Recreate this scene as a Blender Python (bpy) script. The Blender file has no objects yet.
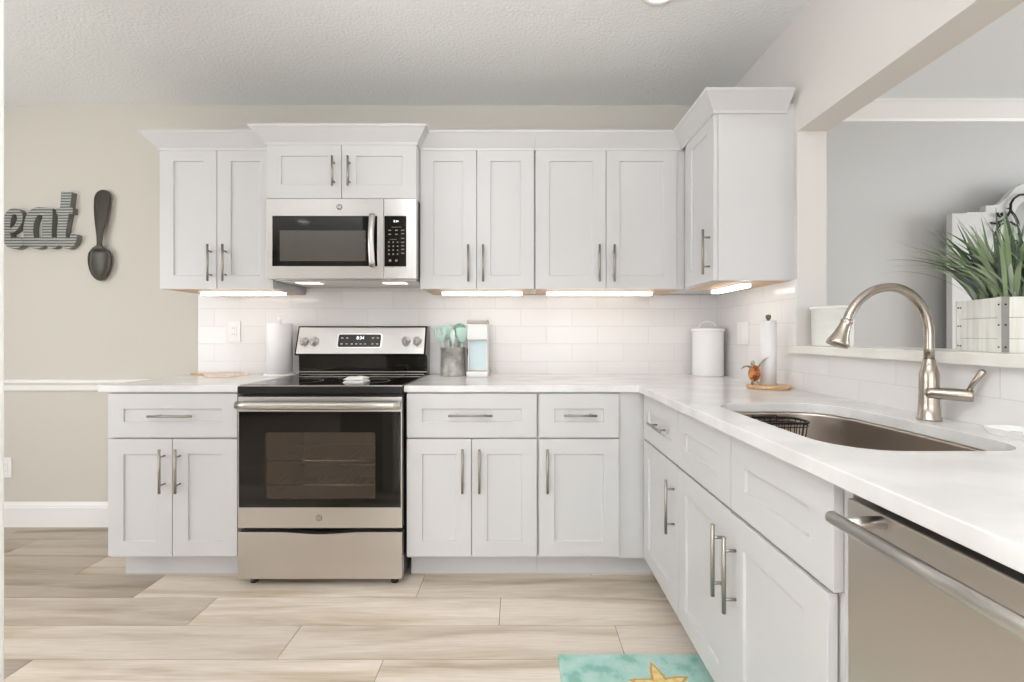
import bpy, bmesh, math, random
from mathutils import Vector, Matrix
from math import pi, sin, cos
random.seed(7)
S = bpy.context.scene
COL = S.collection

# ------------------------------------------------------------------ camera, world, light, exposure
# x right, y into the picture (the far wall is y = 0), z up
cd = bpy.data.cameras.new('camera'); cam = bpy.data.objects.new('camera', cd); COL.objects.link(cam)
cam.location = (0, -2.69, 1.145); cam.rotation_euler = (pi/2, 0, 0)
cd.sensor_width = 36; cd.lens = 449/1024*36
cd.shift_x = -6/1024; cd.shift_y = -6/1024; cd.clip_start = 0.02
S.camera = cam
w = bpy.data.worlds.new('world'); S.world = w; w.use_nodes = True
w.node_tree.nodes['Background'].inputs[0].default_value = (0.85, 0.92, 1, 1)
w.node_tree.nodes['Background'].inputs[1].default_value = 0.6
S.view_settings.view_transform = 'Standard'; S.view_settings.look = 'None'
S.view_settings.gamma = 1; S.view_settings.use_curve_mapping = False
S.view_settings.exposure = 0.0

def area(name, loc, rot, sx, sy, power, col=(1, 1, 1)):
    l = bpy.data.lights.new(name, 'AREA'); l.shape = 'RECTANGLE'; l.size = sx; l.size_y = sy
    l.energy = power; l.color = col
    o = bpy.data.objects.new(name, l); o.location = loc; o.rotation_euler = rot; COL.objects.link(o)
    return o
# added area lamps for daylight; the openings behind and beside are unseen guesses
area('added_daylight_behind', (-0.6, -5.40, 1.15), (pi/2, 0, 0), 3.4, 1.7, 44, (0.90, 0.955, 1.0))
area('added_daylight_left', (-4.10, -2.6, 1.4), (0, -pi/2, 0), 1.5, 2.4, 52, (0.90, 0.955, 1.0))
area('added_daylight_dining', (5.3, -2.4, 1.4), (0, pi/2, 0), 1.6, 2.6, 92, (0.88, 0.94, 1.0))
# uplight added behind the camera to brighten the ceiling; no such lamp is seen
area('added_uplight', (-0.7, -3.1, 1.75), (pi, 0, 0), 1.0, 1.0, 76, (0.92, 0.965, 1.0))

# ------------------------------------------------------------------ materials
def lin(h):
    h = h.lstrip('#'); r = [int(h[i:i+2], 16)/255 for i in (0, 2, 4)]
    return tuple((c/12.92 if c <= 0.04045 else ((c+0.055)/1.055)**2.4) for c in r) + (1,)
def mat(name, col='#ffffff', rough=0.5, metal=0.0, **kw):
    m = bpy.data.materials.new(name); m.use_nodes = True
    b = m.node_tree.nodes['Principled BSDF']
    b.inputs['Base Color'].default_value = lin(col) if isinstance(col, str) else col
    b.inputs['Roughness'].default_value = rough; b.inputs['Metallic'].default_value = metal
    for k, v in kw.items(): b.inputs[k.replace('_', ' ')].default_value = v
    return m
def nd(m, t, **kw):
    n = m.node_tree.nodes.new(t)
    for k, v in kw.items():
        if k.startswith('i_'): n.inputs[k[2:].replace('_', ' ')].default_value = v
        else: setattr(n, k, v)
    return n
def lk(m, a, ao, b, bi): m.node_tree.links.new(a.outputs[ao], b.inputs[bi])
def bsdf(m): return m.node_tree.nodes['Principled BSDF']
def coords(m, scale=(1, 1, 1), kind='Object', loc=(0, 0, 0)):
    t = nd(m, 'ShaderNodeTexCoord'); mp = nd(m, 'ShaderNodeMapping')
    mp.inputs['Scale'].default_value = scale; mp.inputs['Location'].default_value = loc
    lk(m, t, kind, mp, 'Vector'); return mp
def add_bump(m, scale, strength, dist=0.002, stretch=(1, 1, 1), detail=4):
    mp = coords(m, stretch); n = nd(m, 'ShaderNodeTexNoise'); n.inputs['Scale'].default_value = scale
    n.inputs['Detail'].default_value = detail
    bp = nd(m, 'ShaderNodeBump'); bp.inputs['Strength'].default_value = strength; bp.inputs['Distance'].default_value = dist
    lk(m, mp, 0, n, 'Vector'); lk(m, n, 'Fac', bp, 'Height'); lk(m, bp, 0, bsdf(m), 'Normal')
    return n
def add_mottle(m, c1, c2, scale, stretch=(1, 1, 1), lo=0.35, hi=0.65, detail=4):
    mp = coords(m, stretch); n = nd(m, 'ShaderNodeTexNoise'); n.inputs['Scale'].default_value = scale
    n.inputs['Detail'].default_value = detail
    r = nd(m, 'ShaderNodeValToRGB'); r.color_ramp.elements[0].position = lo; r.color_ramp.elements[1].position = hi
    r.color_ramp.elements[0].color = lin(c1); r.color_ramp.elements[1].color = lin(c2)
    lk(m, mp, 0, n, 'Vector'); lk(m, n, 'Fac', r, 0); lk(m, r, 0, bsdf(m), 'Base Color')
    return r

M = {}
M['cab'] = mat('white_cabinet_paint', '#d1cfcf', 0.32); add_bump(M['cab'], 60, 0.03, 0.0005)
M['wall'] = mat('greige_wall_paint', '#d0cac0', 0.75); add_bump(M['wall'], 220, 0.12, 0.0008)
M['wallR'] = mat('pale_wall_paint', '#dcd6d2', 0.75); add_bump(M['wallR'], 220, 0.1, 0.0008)
M['wallD'] = mat('dining_room_paint', '#cfcecd', 0.75); add_bump(M['wallD'], 220, 0.1, 0.0008)
M['ceil'] = mat('textured_white_ceiling', '#efefee', 0.9); add_bump(M['ceil'], 75, 0.75, 0.006, detail=6)
M['ceilD'] = mat('smooth_white_ceiling', '#eff1f4', 0.9); add_bump(M['ceilD'], 60, 0.3, 0.003)
M['trim'] = mat('white_trim_paint', '#f1efec', 0.35)
M['quartz'] = mat('white_quartz', '#efedea', 0.16); add_mottle(M['quartz'], '#e0ddda', '#eae8e6', 5, (1, 1.6, 1), 0.4, 0.6, 8)
M['sill'] = mat('cream_quartz_ledge', '#eeebe3', 0.2); add_mottle(M['sill'], '#e8e3d9', '#f0ede5', 6, (1, 1.6, 1), 0.35, 0.65, 8)

def tile_mat(name, axes, off):
    m = mat(name, '#f1eeea', 0.14)
    t = nd(m, 'ShaderNodeTexCoord'); s = nd(m, 'ShaderNodeSeparateXYZ'); c = nd(m, 'ShaderNodeCombineXYZ')
    lk(m, t, 'Object', s, 0); lk(m, s, axes[0], c, 'X'); lk(m, s, axes[1], c, 'Y')
    mp = nd(m, 'ShaderNodeMapping'); mp.inputs['Location'].default_value = off; lk(m, c, 0, mp, 0)
    b = nd(m, 'ShaderNodeTexBrick'); b.offset = 0.5
    for k, v in (('Scale', 1), ('Mortar Size', 0.0011), ('Mortar Smooth', 0.15), ('Brick Width', 0.305), ('Row Height', 0.105), ('Bias', 0)):
        b.inputs[k].default_value = v
    b.inputs['Color1'].default_value = lin('#ebe8e6'); b.inputs['Color2'].default_value = lin('#e8e4e1')
    b.inputs['Mortar'].default_value = lin('#dad6d2')
    lk(m, mp, 0, b, 'Vector'); lk(m, b, 'Color', bsdf(m), 'Base Color')
    n = nd(m, 'ShaderNodeTexNoise'); n.inputs['Scale'].default_value = 9; lk(m, t, 'Object', n, 'Vector')
    b1 = nd(m, 'ShaderNodeBump'); b1.inputs['Strength'].default_value = 0.25; b1.inputs['Distance'].default_value = 0.004; lk(m, n, 'Fac', b1, 'Height')
    b2 = nd(m, 'ShaderNodeBump'); b2.invert = True; b2.inputs['Strength'].default_value = 0.6; b2.inputs['Distance'].default_value = 0.0015
    lk(m, b, 'Fac', b2, 'Height'); lk(m, b1, 0, b2, 'Normal'); lk(m, b2, 0, bsdf(m), 'Normal')
    return m
M['tileB'] = tile_mat('glossy_white_tile', ('X', 'Z'), (0.08, -0.914, 0))
M['tileR'] = tile_mat('glossy_white_tile_side', ('Y', 'Z'), (0.1, -0.914, 0))

def steel(name, col, rough, stretch, bump=0.10):
    m = mat(name, col, rough, 1.0)
    mp = coords(m, stretch); n = nd(m, 'ShaderNodeTexNoise'); n.inputs['Scale'].default_value = 1.0; n.inputs['Detail'].default_value = 3
    lk(m, mp, 0, n, 'Vector')
    r = nd(m, 'ShaderNodeMapRange'); r.inputs['To Min'].default_value = rough*0.8; r.inputs['To Max'].default_value = rough*1.25
    lk(m, n, 'Fac', r, 0); lk(m, r, 0, bsdf(m), 'Roughness')
    bp = nd(m, 'ShaderNodeBump'); bp.inputs['Strength'].default_value = bump; bp.inputs['Distance'].default_value = 0.0006
    lk(m, n, 'Fac', bp, 'Height'); lk(m, bp, 0, bsdf(m), 'Normal')
    return m
M['steelH'] = steel('brushed_stainless_horizontal', '#d0cdca', 0.30, (6, 6, 900), 0.04)
M['steelV'] = steel('brushed_stainless_vertical', '#cfcac5', 0.30, (700, 700, 5))
M['steelDW'] = steel('brushed_stainless_panel', '#cbc6c1', 0.33, (500, 500, 5), 0.08)
M['nickel'] = mat('brushed_nickel', '#b5aca1', 0.24, 1.0)
M['pull'] = mat('satin_nickel_pull', '#a8a299', 0.36, 1.0)
M['knob'] = mat('satin_knob_metal', '#d6d2cd', 0.42, 0.85)
M['barsteel'] = mat('satin_bar_steel', '#cdc9c4', 0.28, 1.0)
M['chrome'] = mat('polished_chrome', '#dcdcdc', 0.1, 1.0)
M['sink'] = steel('satin_sink_steel', '#cfc4ba', 0.30, (9, 300, 9), 0.05)
M['black'] = mat('black_gloss_glass', '#0a0806', 0.05); 
M['blackm'] = mat('black_enamel', '#0c0b0a', 0.3)
M['cavity'] = mat('oven_cavity_enamel', '#8f8478', 0.4)
M['dark'] = mat('dark_wire', '#2a2420', 0.35, 0.6)
M['plastic'] = mat('white_plastic', '#f0eeeb', 0.35)
M['paper'] = mat('paper_towel', '#eeeaea', 0.9); add_bump(M['paper'], 260, 0.5, 0.001)
M['ceramic'] = mat('white_ceramic', '#f2f0ee', 0.25)
M['embossed'] = mat('embossed_white_tin', '#eeede6', 0.45)
M['wood'] = mat('light_wood', '#d9b48a', 0.45); add_mottle(M['wood'], '#c99c6c', '#dfbd94', 8, (1, 8, 8))
M['bleached'] = mat('pale_beige_wood', '#ead6c6', 0.5); add_mottle(M['bleached'], '#e2cab6', '#efdfd0', 7, (1, 9, 9))
M['ply'] = mat('cabinet_underside_wood', '#d8b898', 0.5); add_mottle(M['ply'], '#cba884', '#e0c4a6', 6, (1, 12, 1))
M['mint'] = mat('mint_silicone', '#c3e0d2', 0.4)
M['mintpale'] = mat('pale_mint_silicone', '#dcebe4', 0.4)
M['green'] = mat('sage_green_silicone', '#84ad97', 0.4)
M['grey'] = mat('warm_grey_plastic', '#b9b0aa', 0.4)
M['aqua'] = mat('pale_blue_plastic', '#d3e3e6', 0.3)
M['galv'] = mat('galvanised_metal', '#b8b6b0', 0.5, 0.35); add_mottle(M['galv'], '#95928b', '#cfccc5', 22, (1, 1, 1), 0.3, 0.7, 8)
M['bronze'] = mat('dark_cast_metal', '#48433c', 0.36, 0.45); add_bump(M['bronze'], 45, 0.4, 0.002)
M['iron'] = mat('black_wrought_iron', '#1c1a19', 0.5, 0.3)
M['mirror'] = mat('mirror_glass', '#d5d5d3', 0.03, 1.0)
M['strip'] = mat('glass_lens_strip', '#ffffff', 0.3)
def emis(name, col, st):
    m = mat(name, '#ffffff', 0.4); b = bsdf(m)
    b.inputs['Emission Color'].default_value = lin(col); b.inputs['Emission Strength'].default_value = st
    return m
M['led'] = emis('led_diffuser', '#fffcfa', 5.6)
M['can'] = emis('downlight_lens', '#fffaf2', 6)
M['hood'] = emis('cooktop_lamp_lens', '#fff0d8', 1.6)
M['digit'] = emis('display_digit', '#f2f6ff', 1.3)
M['key'] = mat('printed_keypad_grey', '#b8b2aa', 0.5)
M['keyd'] = mat('printed_keypad_dim', '#8d857c', 0.5)

# window of the oven door: tinted glass, the racks show through
m = M['ovenglass'] = mat('tinted_oven_glass', '#6a5f55', 0.06)
b = bsdf(m); tr = nd(m, 'ShaderNodeBsdfTransparent'); tr.inputs[0].default_value = (0.82, 0.77, 0.72, 1)
mx = nd(m, 'ShaderNodeMixShader'); mx.inputs[0].default_value = 0.28
lk(m, tr, 0, mx, 1); lk(m, b, 0, mx, 2); lk(m, mx, 0, m.node_tree.nodes['Material Output'], 0)
# microwave window
M['mwglass'] = mat('microwave_mesh_window', '#57534e', 0.1)

# corrugated galvanised sheet of the wall letters
m = M['corr'] = mat('corrugated_galvanised', '#a9aaa6', 0.45, 0.5)
t = nd(m, 'ShaderNodeTexCoord'); wv = nd(m, 'ShaderNodeTexWave'); wv.bands_direction = 'Z'; wv.inputs['Scale'].default_value = 19
wv.inputs['Distortion'].default_value = 0.15
lk(m, t, 'Object', wv, 'Vector'); r = nd(m, 'ShaderNodeValToRGB'); r.color_ramp.elements[0].color = lin('#55554f'); r.color_ramp.elements[1].color = lin('#a9aaa4')
r.color_ramp.elements[0].position = 0.05; r.color_ramp.elements[1].position = 0.45
lk(m, wv, 'Fac', r, 0); lk(m, r, 0, bsdf(m), 'Base Color')
bp = nd(m, 'ShaderNodeBump'); bp.inputs['Strength'].default_value = 0.8; bp.inputs['Distance'].default_value = 0.004; lk(m, wv, 'Fac', bp, 'Height'); lk(m, bp, 0, bsdf(m), 'Normal')
M['corrside'] = mat('grey_letter_edge', '#7b7b76', 0.5, 0.4)

# floor planks: tone comes from a per-plank attribute
m = M['floor'] = mat('pale_oak_plank', '#d8c6ac', 0.42)
at = nd(m, 'ShaderNodeAttribute'); at.attribute_name = 'tone'
t = nd(m, 'ShaderNodeTexCoord'); av = nd(m, 'ShaderNodeVectorMath', operation='MULTIPLY_ADD')
cx = nd(m, 'ShaderNodeCombineXYZ'); lk(m, at, 'Fac', cx, 0); lk(m, at, 'Fac', cx, 1)
av.inputs[1].default_value = (37, 23, 0); lk(m, cx, 0, av, 0); lk(m, t, 'Object', av, 2)
def nz(scale, stretch, detail, dist=0):
    mp = nd(m, 'ShaderNodeMapping'); mp.inputs['Scale'].default_value = stretch; lk(m, av, 0, mp, 0)
    n = nd(m, 'ShaderNodeTexNoise'); n.inputs['Scale'].default_value = scale; n.inputs['Detail'].default_value = detail
    n.inputs['Distortion'].default_value = dist; lk(m, mp, 0, n, 'Vector'); return n
n1 = nz(1.6, (0.75, 7.0, 1), 6, 0.5); n2 = nz(9, (1, 22, 1), 8, 0.2)
r1 = nd(m, 'ShaderNodeValToRGB'); e = r1.color_ramp.elements
e[0].position = 0.28; e[0].color = lin('#bba88f'); e[1].position = 0.56; e[1].color = lin('#f3e6d8')
x = e.new(0.42); x.color = lin('#dfcfba')
lk(m, n1, 'Fac', r1, 0)
r2 = nd(m, 'ShaderNodeValToRGB'); r2.color_ramp.elements[0].position = 0.3; r2.color_ramp.elements[0].color = (0.88, 0.86, 0.83, 1)
r2.color_ramp.elements[1].position = 0.6; r2.color_ramp.elements[1].color = (1, 1, 1, 1); lk(m, n2, 'Fac', r2, 0)
mm = nd(m, 'ShaderNodeMix', data_type='RGBA', blend_type='MULTIPLY'); mm.inputs[0].default_value = 1
lk(m, r1, 0, mm, 6); lk(m, r2, 0, mm, 7)
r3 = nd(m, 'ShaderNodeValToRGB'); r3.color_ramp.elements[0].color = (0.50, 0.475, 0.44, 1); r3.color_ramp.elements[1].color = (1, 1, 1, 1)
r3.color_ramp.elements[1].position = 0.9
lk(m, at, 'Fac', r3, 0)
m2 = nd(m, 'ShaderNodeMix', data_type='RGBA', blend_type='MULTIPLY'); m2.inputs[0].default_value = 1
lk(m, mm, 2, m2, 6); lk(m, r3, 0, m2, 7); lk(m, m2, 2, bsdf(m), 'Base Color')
bp = nd(m, 'ShaderNodeBump'); bp.inputs['Strength'].default_value = 0.12; bp.inputs['Distance'].default_value = 0.001; lk(m, n2, 'Fac', bp, 'Height'); lk(m, bp, 0, bsdf(m), 'Normal')

def attr_mat(name, attr, rough=0.9, bump=0):
    m = mat(name, '#ffffff', rough); a = nd(m, 'ShaderNodeAttribute'); a.attribute_name = attr
    lk(m, a, 'Color', bsdf(m), 'Base Color')
    if bump: add_bump(m, 400, 0.8, bump)
    return m
M['rug'] = attr_mat('plush_aqua_rug', 'print', 0.95, 0.004)
M['leaf'] = attr_mat('grass_leaf', 'print', 0.45)
M['plankwood'] = mat('whitewashed_wood', '#eeece4', 0.6); add_mottle(M['plankwood'], '#e2dfd5', '#f2f0ea', 6, (14, 14, 1) , 0.35, 0.6, 6)
M['zinc'] = mat('zinc_corner_strip', '#a9a9a6', 0.35, 0.7)
M['turtle'] = mat('amber_shell', '#b0602a', 0.25); add_mottle(M['turtle'], '#8a3f18', '#d08a48', 38, (1, 1, 1), 0.4, 0.6, 3)
M['flipper'] = mat('mottled_flipper', '#8d8471', 0.35); add_mottle(M['flipper'], '#6f6757', '#b5aa92', 60)
M['cloth'] = mat('white_cotton', '#eeebe6', 0.9); add_bump(M['cloth'], 180, 0.6, 0.002)

# ------------------------------------------------------------------ helpers
def link(name, me, m, parent=None, smooth=False):
    o = bpy.data.objects.new(name, me); COL.objects.link(o)
    for q in (m if isinstance(m, (list, tuple)) else [m]): me.materials.append(q)
    if smooth:
        for p in me.polygons: p.use_smooth = True
    if parent is not None: o.parent = parent
    return o
def wloc(o):
    v = Vector((0, 0, 0))
    while o is not None: v += Vector(o.location); o = o.parent
    return v
def obj(name, bm, m, parent=None, smooth=False, bevel=0, seg=2, ang=40):
    """the bmesh is in world coordinates; the origin goes to the parent's, or to the base of the mesh"""
    bmesh.ops.recalc_face_normals(bm, faces=bm.faces)
    if parent is not None: off = wloc(parent)
    else:
        xs = [v.co.x for v in bm.verts]; ys = [v.co.y for v in bm.verts]; zs = [v.co.z for v in bm.verts]
        off = Vector(((min(xs)+max(xs))/2, (min(ys)+max(ys))/2, min(zs)))
    bmesh.ops.translate(bm, verts=bm.verts, vec=-off)
    me = bpy.data.meshes.new(name); bm.to_mesh(me); bm.free()
    o = link(name, me, m, parent, smooth)
    if parent is None: o.location = off
    if bevel:
        md = o.modifiers.new('bevel', 'BEVEL'); md.width = bevel; md.segments = seg; md.limit_method = 'ANGLE'; md.angle_limit = math.radians(ang)
        md.harden_normals = False
    if smooth and not bevel:
        try:
            me.set_sharp_from_angle(angle=math.radians(45))
        except Exception: pass
    return o
def tag(o, label=None, cat=None, group=None, kind=None):
    if label: o['label'] = label
    if cat: o['category'] = cat
    if group: o['group'] = group
    if kind: o['kind'] = kind
    return o
def thing(name, label, cat, loc, group=None):
    o = bpy.data.objects.new(name, None); o.empty_display_size = 0.05; o.location = loc; COL.objects.link(o)
    return tag(o, label, cat, group)
def struct(name, bm, m, **kw):
    lab = kw.pop('label', None)
    o = obj(name, bm, m, **kw); o['kind'] = 'structure'
    if lab: o['label'] = lab
    return o
def B(): return bmesh.new()
def box(bm, x0, x1, y0, y1, z0, z1, mi=0):
    x0, x1 = min(x0, x1), max(x0, x1); y0, y1 = min(y0, y1), max(y0, y1); z0, z1 = min(z0, z1), max(z0, z1)
    v = [bm.verts.new(c) for c in ((x0,y0,z0),(x1,y0,z0),(x1,y1,z0),(x0,y1,z0),(x0,y0,z1),(x1,y0,z1),(x1,y1,z1),(x0,y1,z1))]
    for f in ((0,3,2,1),(4,5,6,7),(0,1,5,4),(1,2,6,5),(2,3,7,6),(3,0,4,7)):
        q = bm.faces.new([v[i] for i in f]); q.material_index = mi
    return v
def bxd(bm, x0, x1, d0, d1, z0, z1, mi=0): return box(bm, x0, x1, -d1, -d0, z0, z1, mi)   # d = distance from the far wall
def tube(bm, pts, r, n=12, cap=True, mi=0, flat=1.0, closed=False):
    pts = [Vector(p) for p in pts]; rings = []; N = len(pts)
    rs = r if isinstance(r, (list, tuple)) else [r]*N
    up = None
    for i, p in enumerate(pts):
        if closed: t = pts[(i+1) % N]-pts[i-1]
        else: t = pts[min(i+1, N-1)]-pts[max(i-1, 0)]
        t.normalize()
        if up is None:
            a = Vector((0, 0, 1)) if abs(t.z) < 0.9 else Vector((0, 1, 0))
            up = (a-t*a.dot(t)).normalized()
        else:
            up = (up-t*up.dot(t)).normalized()
        s = t.cross(up)
        rings.append([bm.verts.new(p+(up*cos(2*pi*k/n)*flat+s*sin(2*pi*k/n))*rs[i]) for k in range(n)])
    for i in range(N if closed else N-1):
        a, b2 = rings[i], rings[(i+1) % N]
        for k in range(n):
            f = bm.faces.new((a[k], a[(k+1) % n], b2[(k+1) % n], b2[k])); f.smooth = True; f.material_index = mi
    if cap and not closed:
        for q in (rings[0][::-1], rings[-1]):
            f = bm.faces.new(q); f.material_index = mi
def lathe(bm, c, prof, n=40, axis='z', mi=0):
    """prof: (radius, height) pairs; radius 0 closes"""
    c = Vector(c); rings = []
    for r, h in prof:
        if r <= 1e-6:
            p = {'z': (0, 0, h), 'y': (0, h, 0), 'x': (h, 0, 0)}[axis]
            rings.append([bm.verts.new(c+Vector(p))])
        else:
            q = []
            for k in range(n):
                a = 2*pi*k/n
                p = {'z': (r*cos(a), r*sin(a), h), 'y': (r*cos(a), h, r*sin(a)), 'x': (h, r*cos(a), r*sin(a))}[axis]
                q.append(bm.verts.new(c+Vector(p)))
            rings.append(q)
    for a, b2 in zip(rings, rings[1:]):
        for k in range(n):
            k2 = (k+1) % n
            if len(a) == 1 and len(b2) == 1: continue
            if len(a) == 1: f = bm.faces.new((a[0], b2[k], b2[k2]))
            elif len(b2) == 1: f = bm.faces.new((a[k], a[k2], b2[0]))
            else: f = bm.faces.new((a[k], a[k2], b2[k2], b2[k]))
            f.smooth = True; f.material_index = mi
    if len(rings[0]) > 1 and prof[0] != prof[-1]: bm.faces.new(rings[0][::-1])
    if len(rings[-1]) > 1 and prof[0] != prof[-1]: bm.faces.new(rings[-1])
def prism(bm, outer, holes, lo, hi, axis='z', mi=0):
    """a 2D outline with holes, given thickness along one axis"""
    def P(a, b2, h): return {'z': (a, b2, h), 'y': (a, h, b2), 'x': (h, a, b2)}[axis]
    edges = []; loops = []
    for lp in [outer]+list(holes):
        vs = [bm.verts.new(P(a, b2, lo)) for a, b2 in lp]; loops.append(vs)
        for i in range(len(vs)): edges.append(bm.edges.new((vs[i], vs[(i+1) % len(vs)])))
    r = bmesh.ops.triangle_fill(bm, use_beauty=True, use_dissolve=False, edges=edges)
    faces = [g for g in r['geom'] if isinstance(g, bmesh.types.BMFace)]
    for f in faces: f.material_index = mi
    top = {}
    for lp in loops:
        for v in lp: 
            co = v.co.copy(); co[{'x': 0, 'y': 1, 'z': 2}[axis]] = hi; top[v] = bm.verts.new(co)
    for f in faces:
        q = bm.faces.new([top[v] for v in reversed(f.verts)]); q.material_index = mi
    for lp in loops:
        for i in range(len(lp)):
            a, b2 = lp[i], lp[(i+1) % len(lp)]
            q = bm.faces.new((a, b2, top[b2], top[a])); q.material_index = mi
def rrect(x0, x1, y0, y1, r, n=8, bow=0):
    pts = []
    for cx_, cy_, a0 in ((x1-r, y1-r, 0), (x0+r, y1-r, pi/2), (x0+r, y0+r, pi), (x1-r, y0+r, 3*pi/2)):
        for k in range(n+1):
            a = a0+pi/2*k/n; pts.append((cx_+r*cos(a), cy_+r*sin(a)))
    return pts
def text_mesh(name, s, size, loc, rot, m, parent, ext=0.0006):
    c = bpy.data.curves.new(name, 'FONT'); c.body = s; c.size = size; c.extrude = ext; c.align_x = 'CENTER'; c.align_y = 'CENTER'
    o = bpy.data.objects.new(name+'_tmp', c); COL.objects.link(o)
    dg = bpy.context.evaluated_depsgraph_get(); dg.update()
    me = bpy.data.meshes.new_from_object(o.evaluated_get(dg)); bpy.data.objects.remove(o)
    me.transform(Matrix.Translation(Vector(loc)-wloc(parent)) @ rot.to_matrix().to_4x4())
    me.materials.clear(); return link(name, me, m, parent)
from mathutils import Euler
FRONT = Euler((pi/2, 0, 0))

# ------------------------------------------------------------------ room shell
CZ = 2.52
bm = B(); bxd(bm, -4.2, 1.2, -0.1, 0, 0, CZ); struct('wall_back', bm, M['wall'])
bm = B(); bxd(bm, 1.2, 5.5, -0.1, 0, 0, CZ); struct('wall_far', bm, M['wallD'])
bm = B(); bxd(bm, -4.3, -4.2, -0.1, 5.6, 0, CZ); struct('wall_left', bm, M['wall'])
bm = B(); bxd(bm, 5.5, 5.6, -0.1, 5.6, 0, CZ); struct('wall_dining', bm, M['wallD'])
bm = B(); bxd(bm, -4.3, 5.6, 5.5, 5.6, 0, CZ); struct('wall_front', bm, M['wallR'])
bm = B()
prism(bm, [(-5.5, 0), (0, 0), (0, CZ), (-5.5, CZ)], [[(-3.5, 1.062), (-3.5, 2.02), (-0.76, 2.02), (-0.76, 1.062)]], 1.2, 1.327, 'x')
struct('wall_right', bm, M['wallR'])
bm = B(); bxd(bm, -4.3, 1.3, -0.1, 5.6, CZ, CZ+0.08); struct('ceiling', bm, M['ceil'])
bm = B(); bxd(bm, 1.3, 5.6, -0.1, 5.6, CZ, CZ+0.08); struct('ceiling_dining', bm, M['ceilD'])
# floor: planks in one mesh over a dark underlay
bm = B(); tone = bm.faces.layers.float.new('tone')
bxd(bm, -4.3, 1.25, -0.05, 5.6, -0.05, -0.003, 1)
W = 0.187; L = 1.235; rng = random.Random(3)
known = {-1: (-0.9, None), 0: (-0.2, None), 1: (-2.12, None), 2: (-1.68, None), 3: (-1.31, None), 4: (-0.853, None), 5: (-1.71, None), 6: (-0.35, None), 7: (-1.2, None)}
tones = {}
G = 0.0015
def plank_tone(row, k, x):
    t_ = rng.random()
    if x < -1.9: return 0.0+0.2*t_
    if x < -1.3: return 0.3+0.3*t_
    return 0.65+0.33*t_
for row in range(0, 31):
    d0 = 0.545+(row-3)*W; d1 = d0+W
    ref = {2: -1.68, 3: -1.31+0.0, 4: -0.853, 5: -1.71, 1: -2.12, 0: -1.45}.get(row-1, rng.uniform(-2, -0.7))
    k0 = math.floor((-4.3-ref)/L)
    for k in range(k0, k0+7):
        a, b2 = ref+k*L, ref+(k+1)*L
        a2, b3 = max(a, -4.3), min(b2, 1.25)
        if b3-a2 < 0.01: continue
        n0 = len(bm.faces); bxd(bm, a2+G, b3-G, d0+G, d1-G, -0.01, 0.0)
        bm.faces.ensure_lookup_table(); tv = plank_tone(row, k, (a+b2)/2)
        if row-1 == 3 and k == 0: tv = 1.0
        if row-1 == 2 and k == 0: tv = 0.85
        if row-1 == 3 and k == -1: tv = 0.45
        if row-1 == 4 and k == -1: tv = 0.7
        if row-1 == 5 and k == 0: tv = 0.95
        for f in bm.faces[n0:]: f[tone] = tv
flo = struct('floor', bm, [M['floor'], mat('dark_plank_joint', '#8d7c66', 0.8)])
bm = B(); bxd(bm, 1.25, 5.6, -0.05, 5.6, -0.05, 0); struct('floor_dining', bm, mat('dining_floor', '#cdb998', 0.5))

# unseen sliding door and windows, made up to give the daylight a source
def added_frame(name, axis, pos, a0, a1, z0, z1):
    bm = B(); t_ = 0.06
    def bar(u0, u1, v0, v1):
        if axis == 'y': box(bm, u0, u1, pos-0.03, pos+0.01, v0, v1)
        else: box(bm, pos-0.02, pos+0.02, u0, u1, v0, v1)
    bar(a0-t_, a0, z0-t_, z1+t_); bar(a1, a1+t_, z0-t_, z1+t_); bar(a0, a1, z1, z1+t_); bar(a0, a1, z0-t_, z0)
    bar((a0+a1)/2-0.02, (a0+a1)/2+0.02, z0, z1)
    struct(name, bm, M['trim'])
added_frame('added_door_1', 'y', -5.46, -2.3, 1.1, 0.28, 2.4)
added_frame('added_window_1', 'x', -4.17, -3.8, -1.4, 0.65, 2.15)
added_frame('added_window_2', 'x', 5.46, -3.7, -1.1, 0.6, 2.2)

# near casing at the left edge of the view with its short wall
bm = B(); bxd(bm, -1.30, -0.935, 1.92, 2.0, 0, CZ); struct('wall_near', bm, M['wall'])
bm = B(); bxd(bm, -0.99, -0.908, 1.895, 1.92, 0, CZ-0.002); bxd(bm, -0.935, -0.908, 1.92, 2.0, 0, CZ-0.002); bxd(bm, -0.99, -0.908, 2.0, 2.025, 0, CZ-0.002)
struct('trim_1', bm, M['trim'], bevel=0.003)
# baseboard, chair rail, dining room cornice
def profile_run(name, prof, axis, a0, a1, base):
    """prof (out, z) swept along x at the far wall"""
    bm = B(); A = [bm.verts.new((a0, -base-o_, z)) for o_, z in prof]; C2 = [bm.verts.new((a1, -base-o_, z)) for o_, z in prof]
    n = len(prof)
    for i in range(n): bm.faces.new((A[i], A[(i+1) % n], C2[(i+1) % n], C2[i]))
    bm.faces.new(A[::-1]); bm.faces.new(C2)
    return struct(name, bm, M['trim'])
profile_run('baseboard_back', [(0, 0), (0.017, 0), (0.017, 0.115), (0.013, 0.120), (0.013, 0.127), (0.006, 0.140), (0.004, 0.146), (0, 0.146)], 'x', -4.2, -1.89, 0)
profile_run('trim_2', [(0, 0.811), (0.010, 0.811), (0.014, 0.818), (0.016, 0.845), (0.024, 0.856), (0.030, 0.862), (0.030, 0.874), (0.024, 0.880), (0, 0.880)], 'x', -4.2, -1.95, 0)
profile_run('trim_3', [(0, 2.42), (0.012, 2.42), (0.018, 2.435), (0.05, 2.47), (0.075, 2.497), (0.085, 2.505), (0.085, 2.5199), (0, 2.5199)], 'x', 1.327, 5.5, 0)

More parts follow.
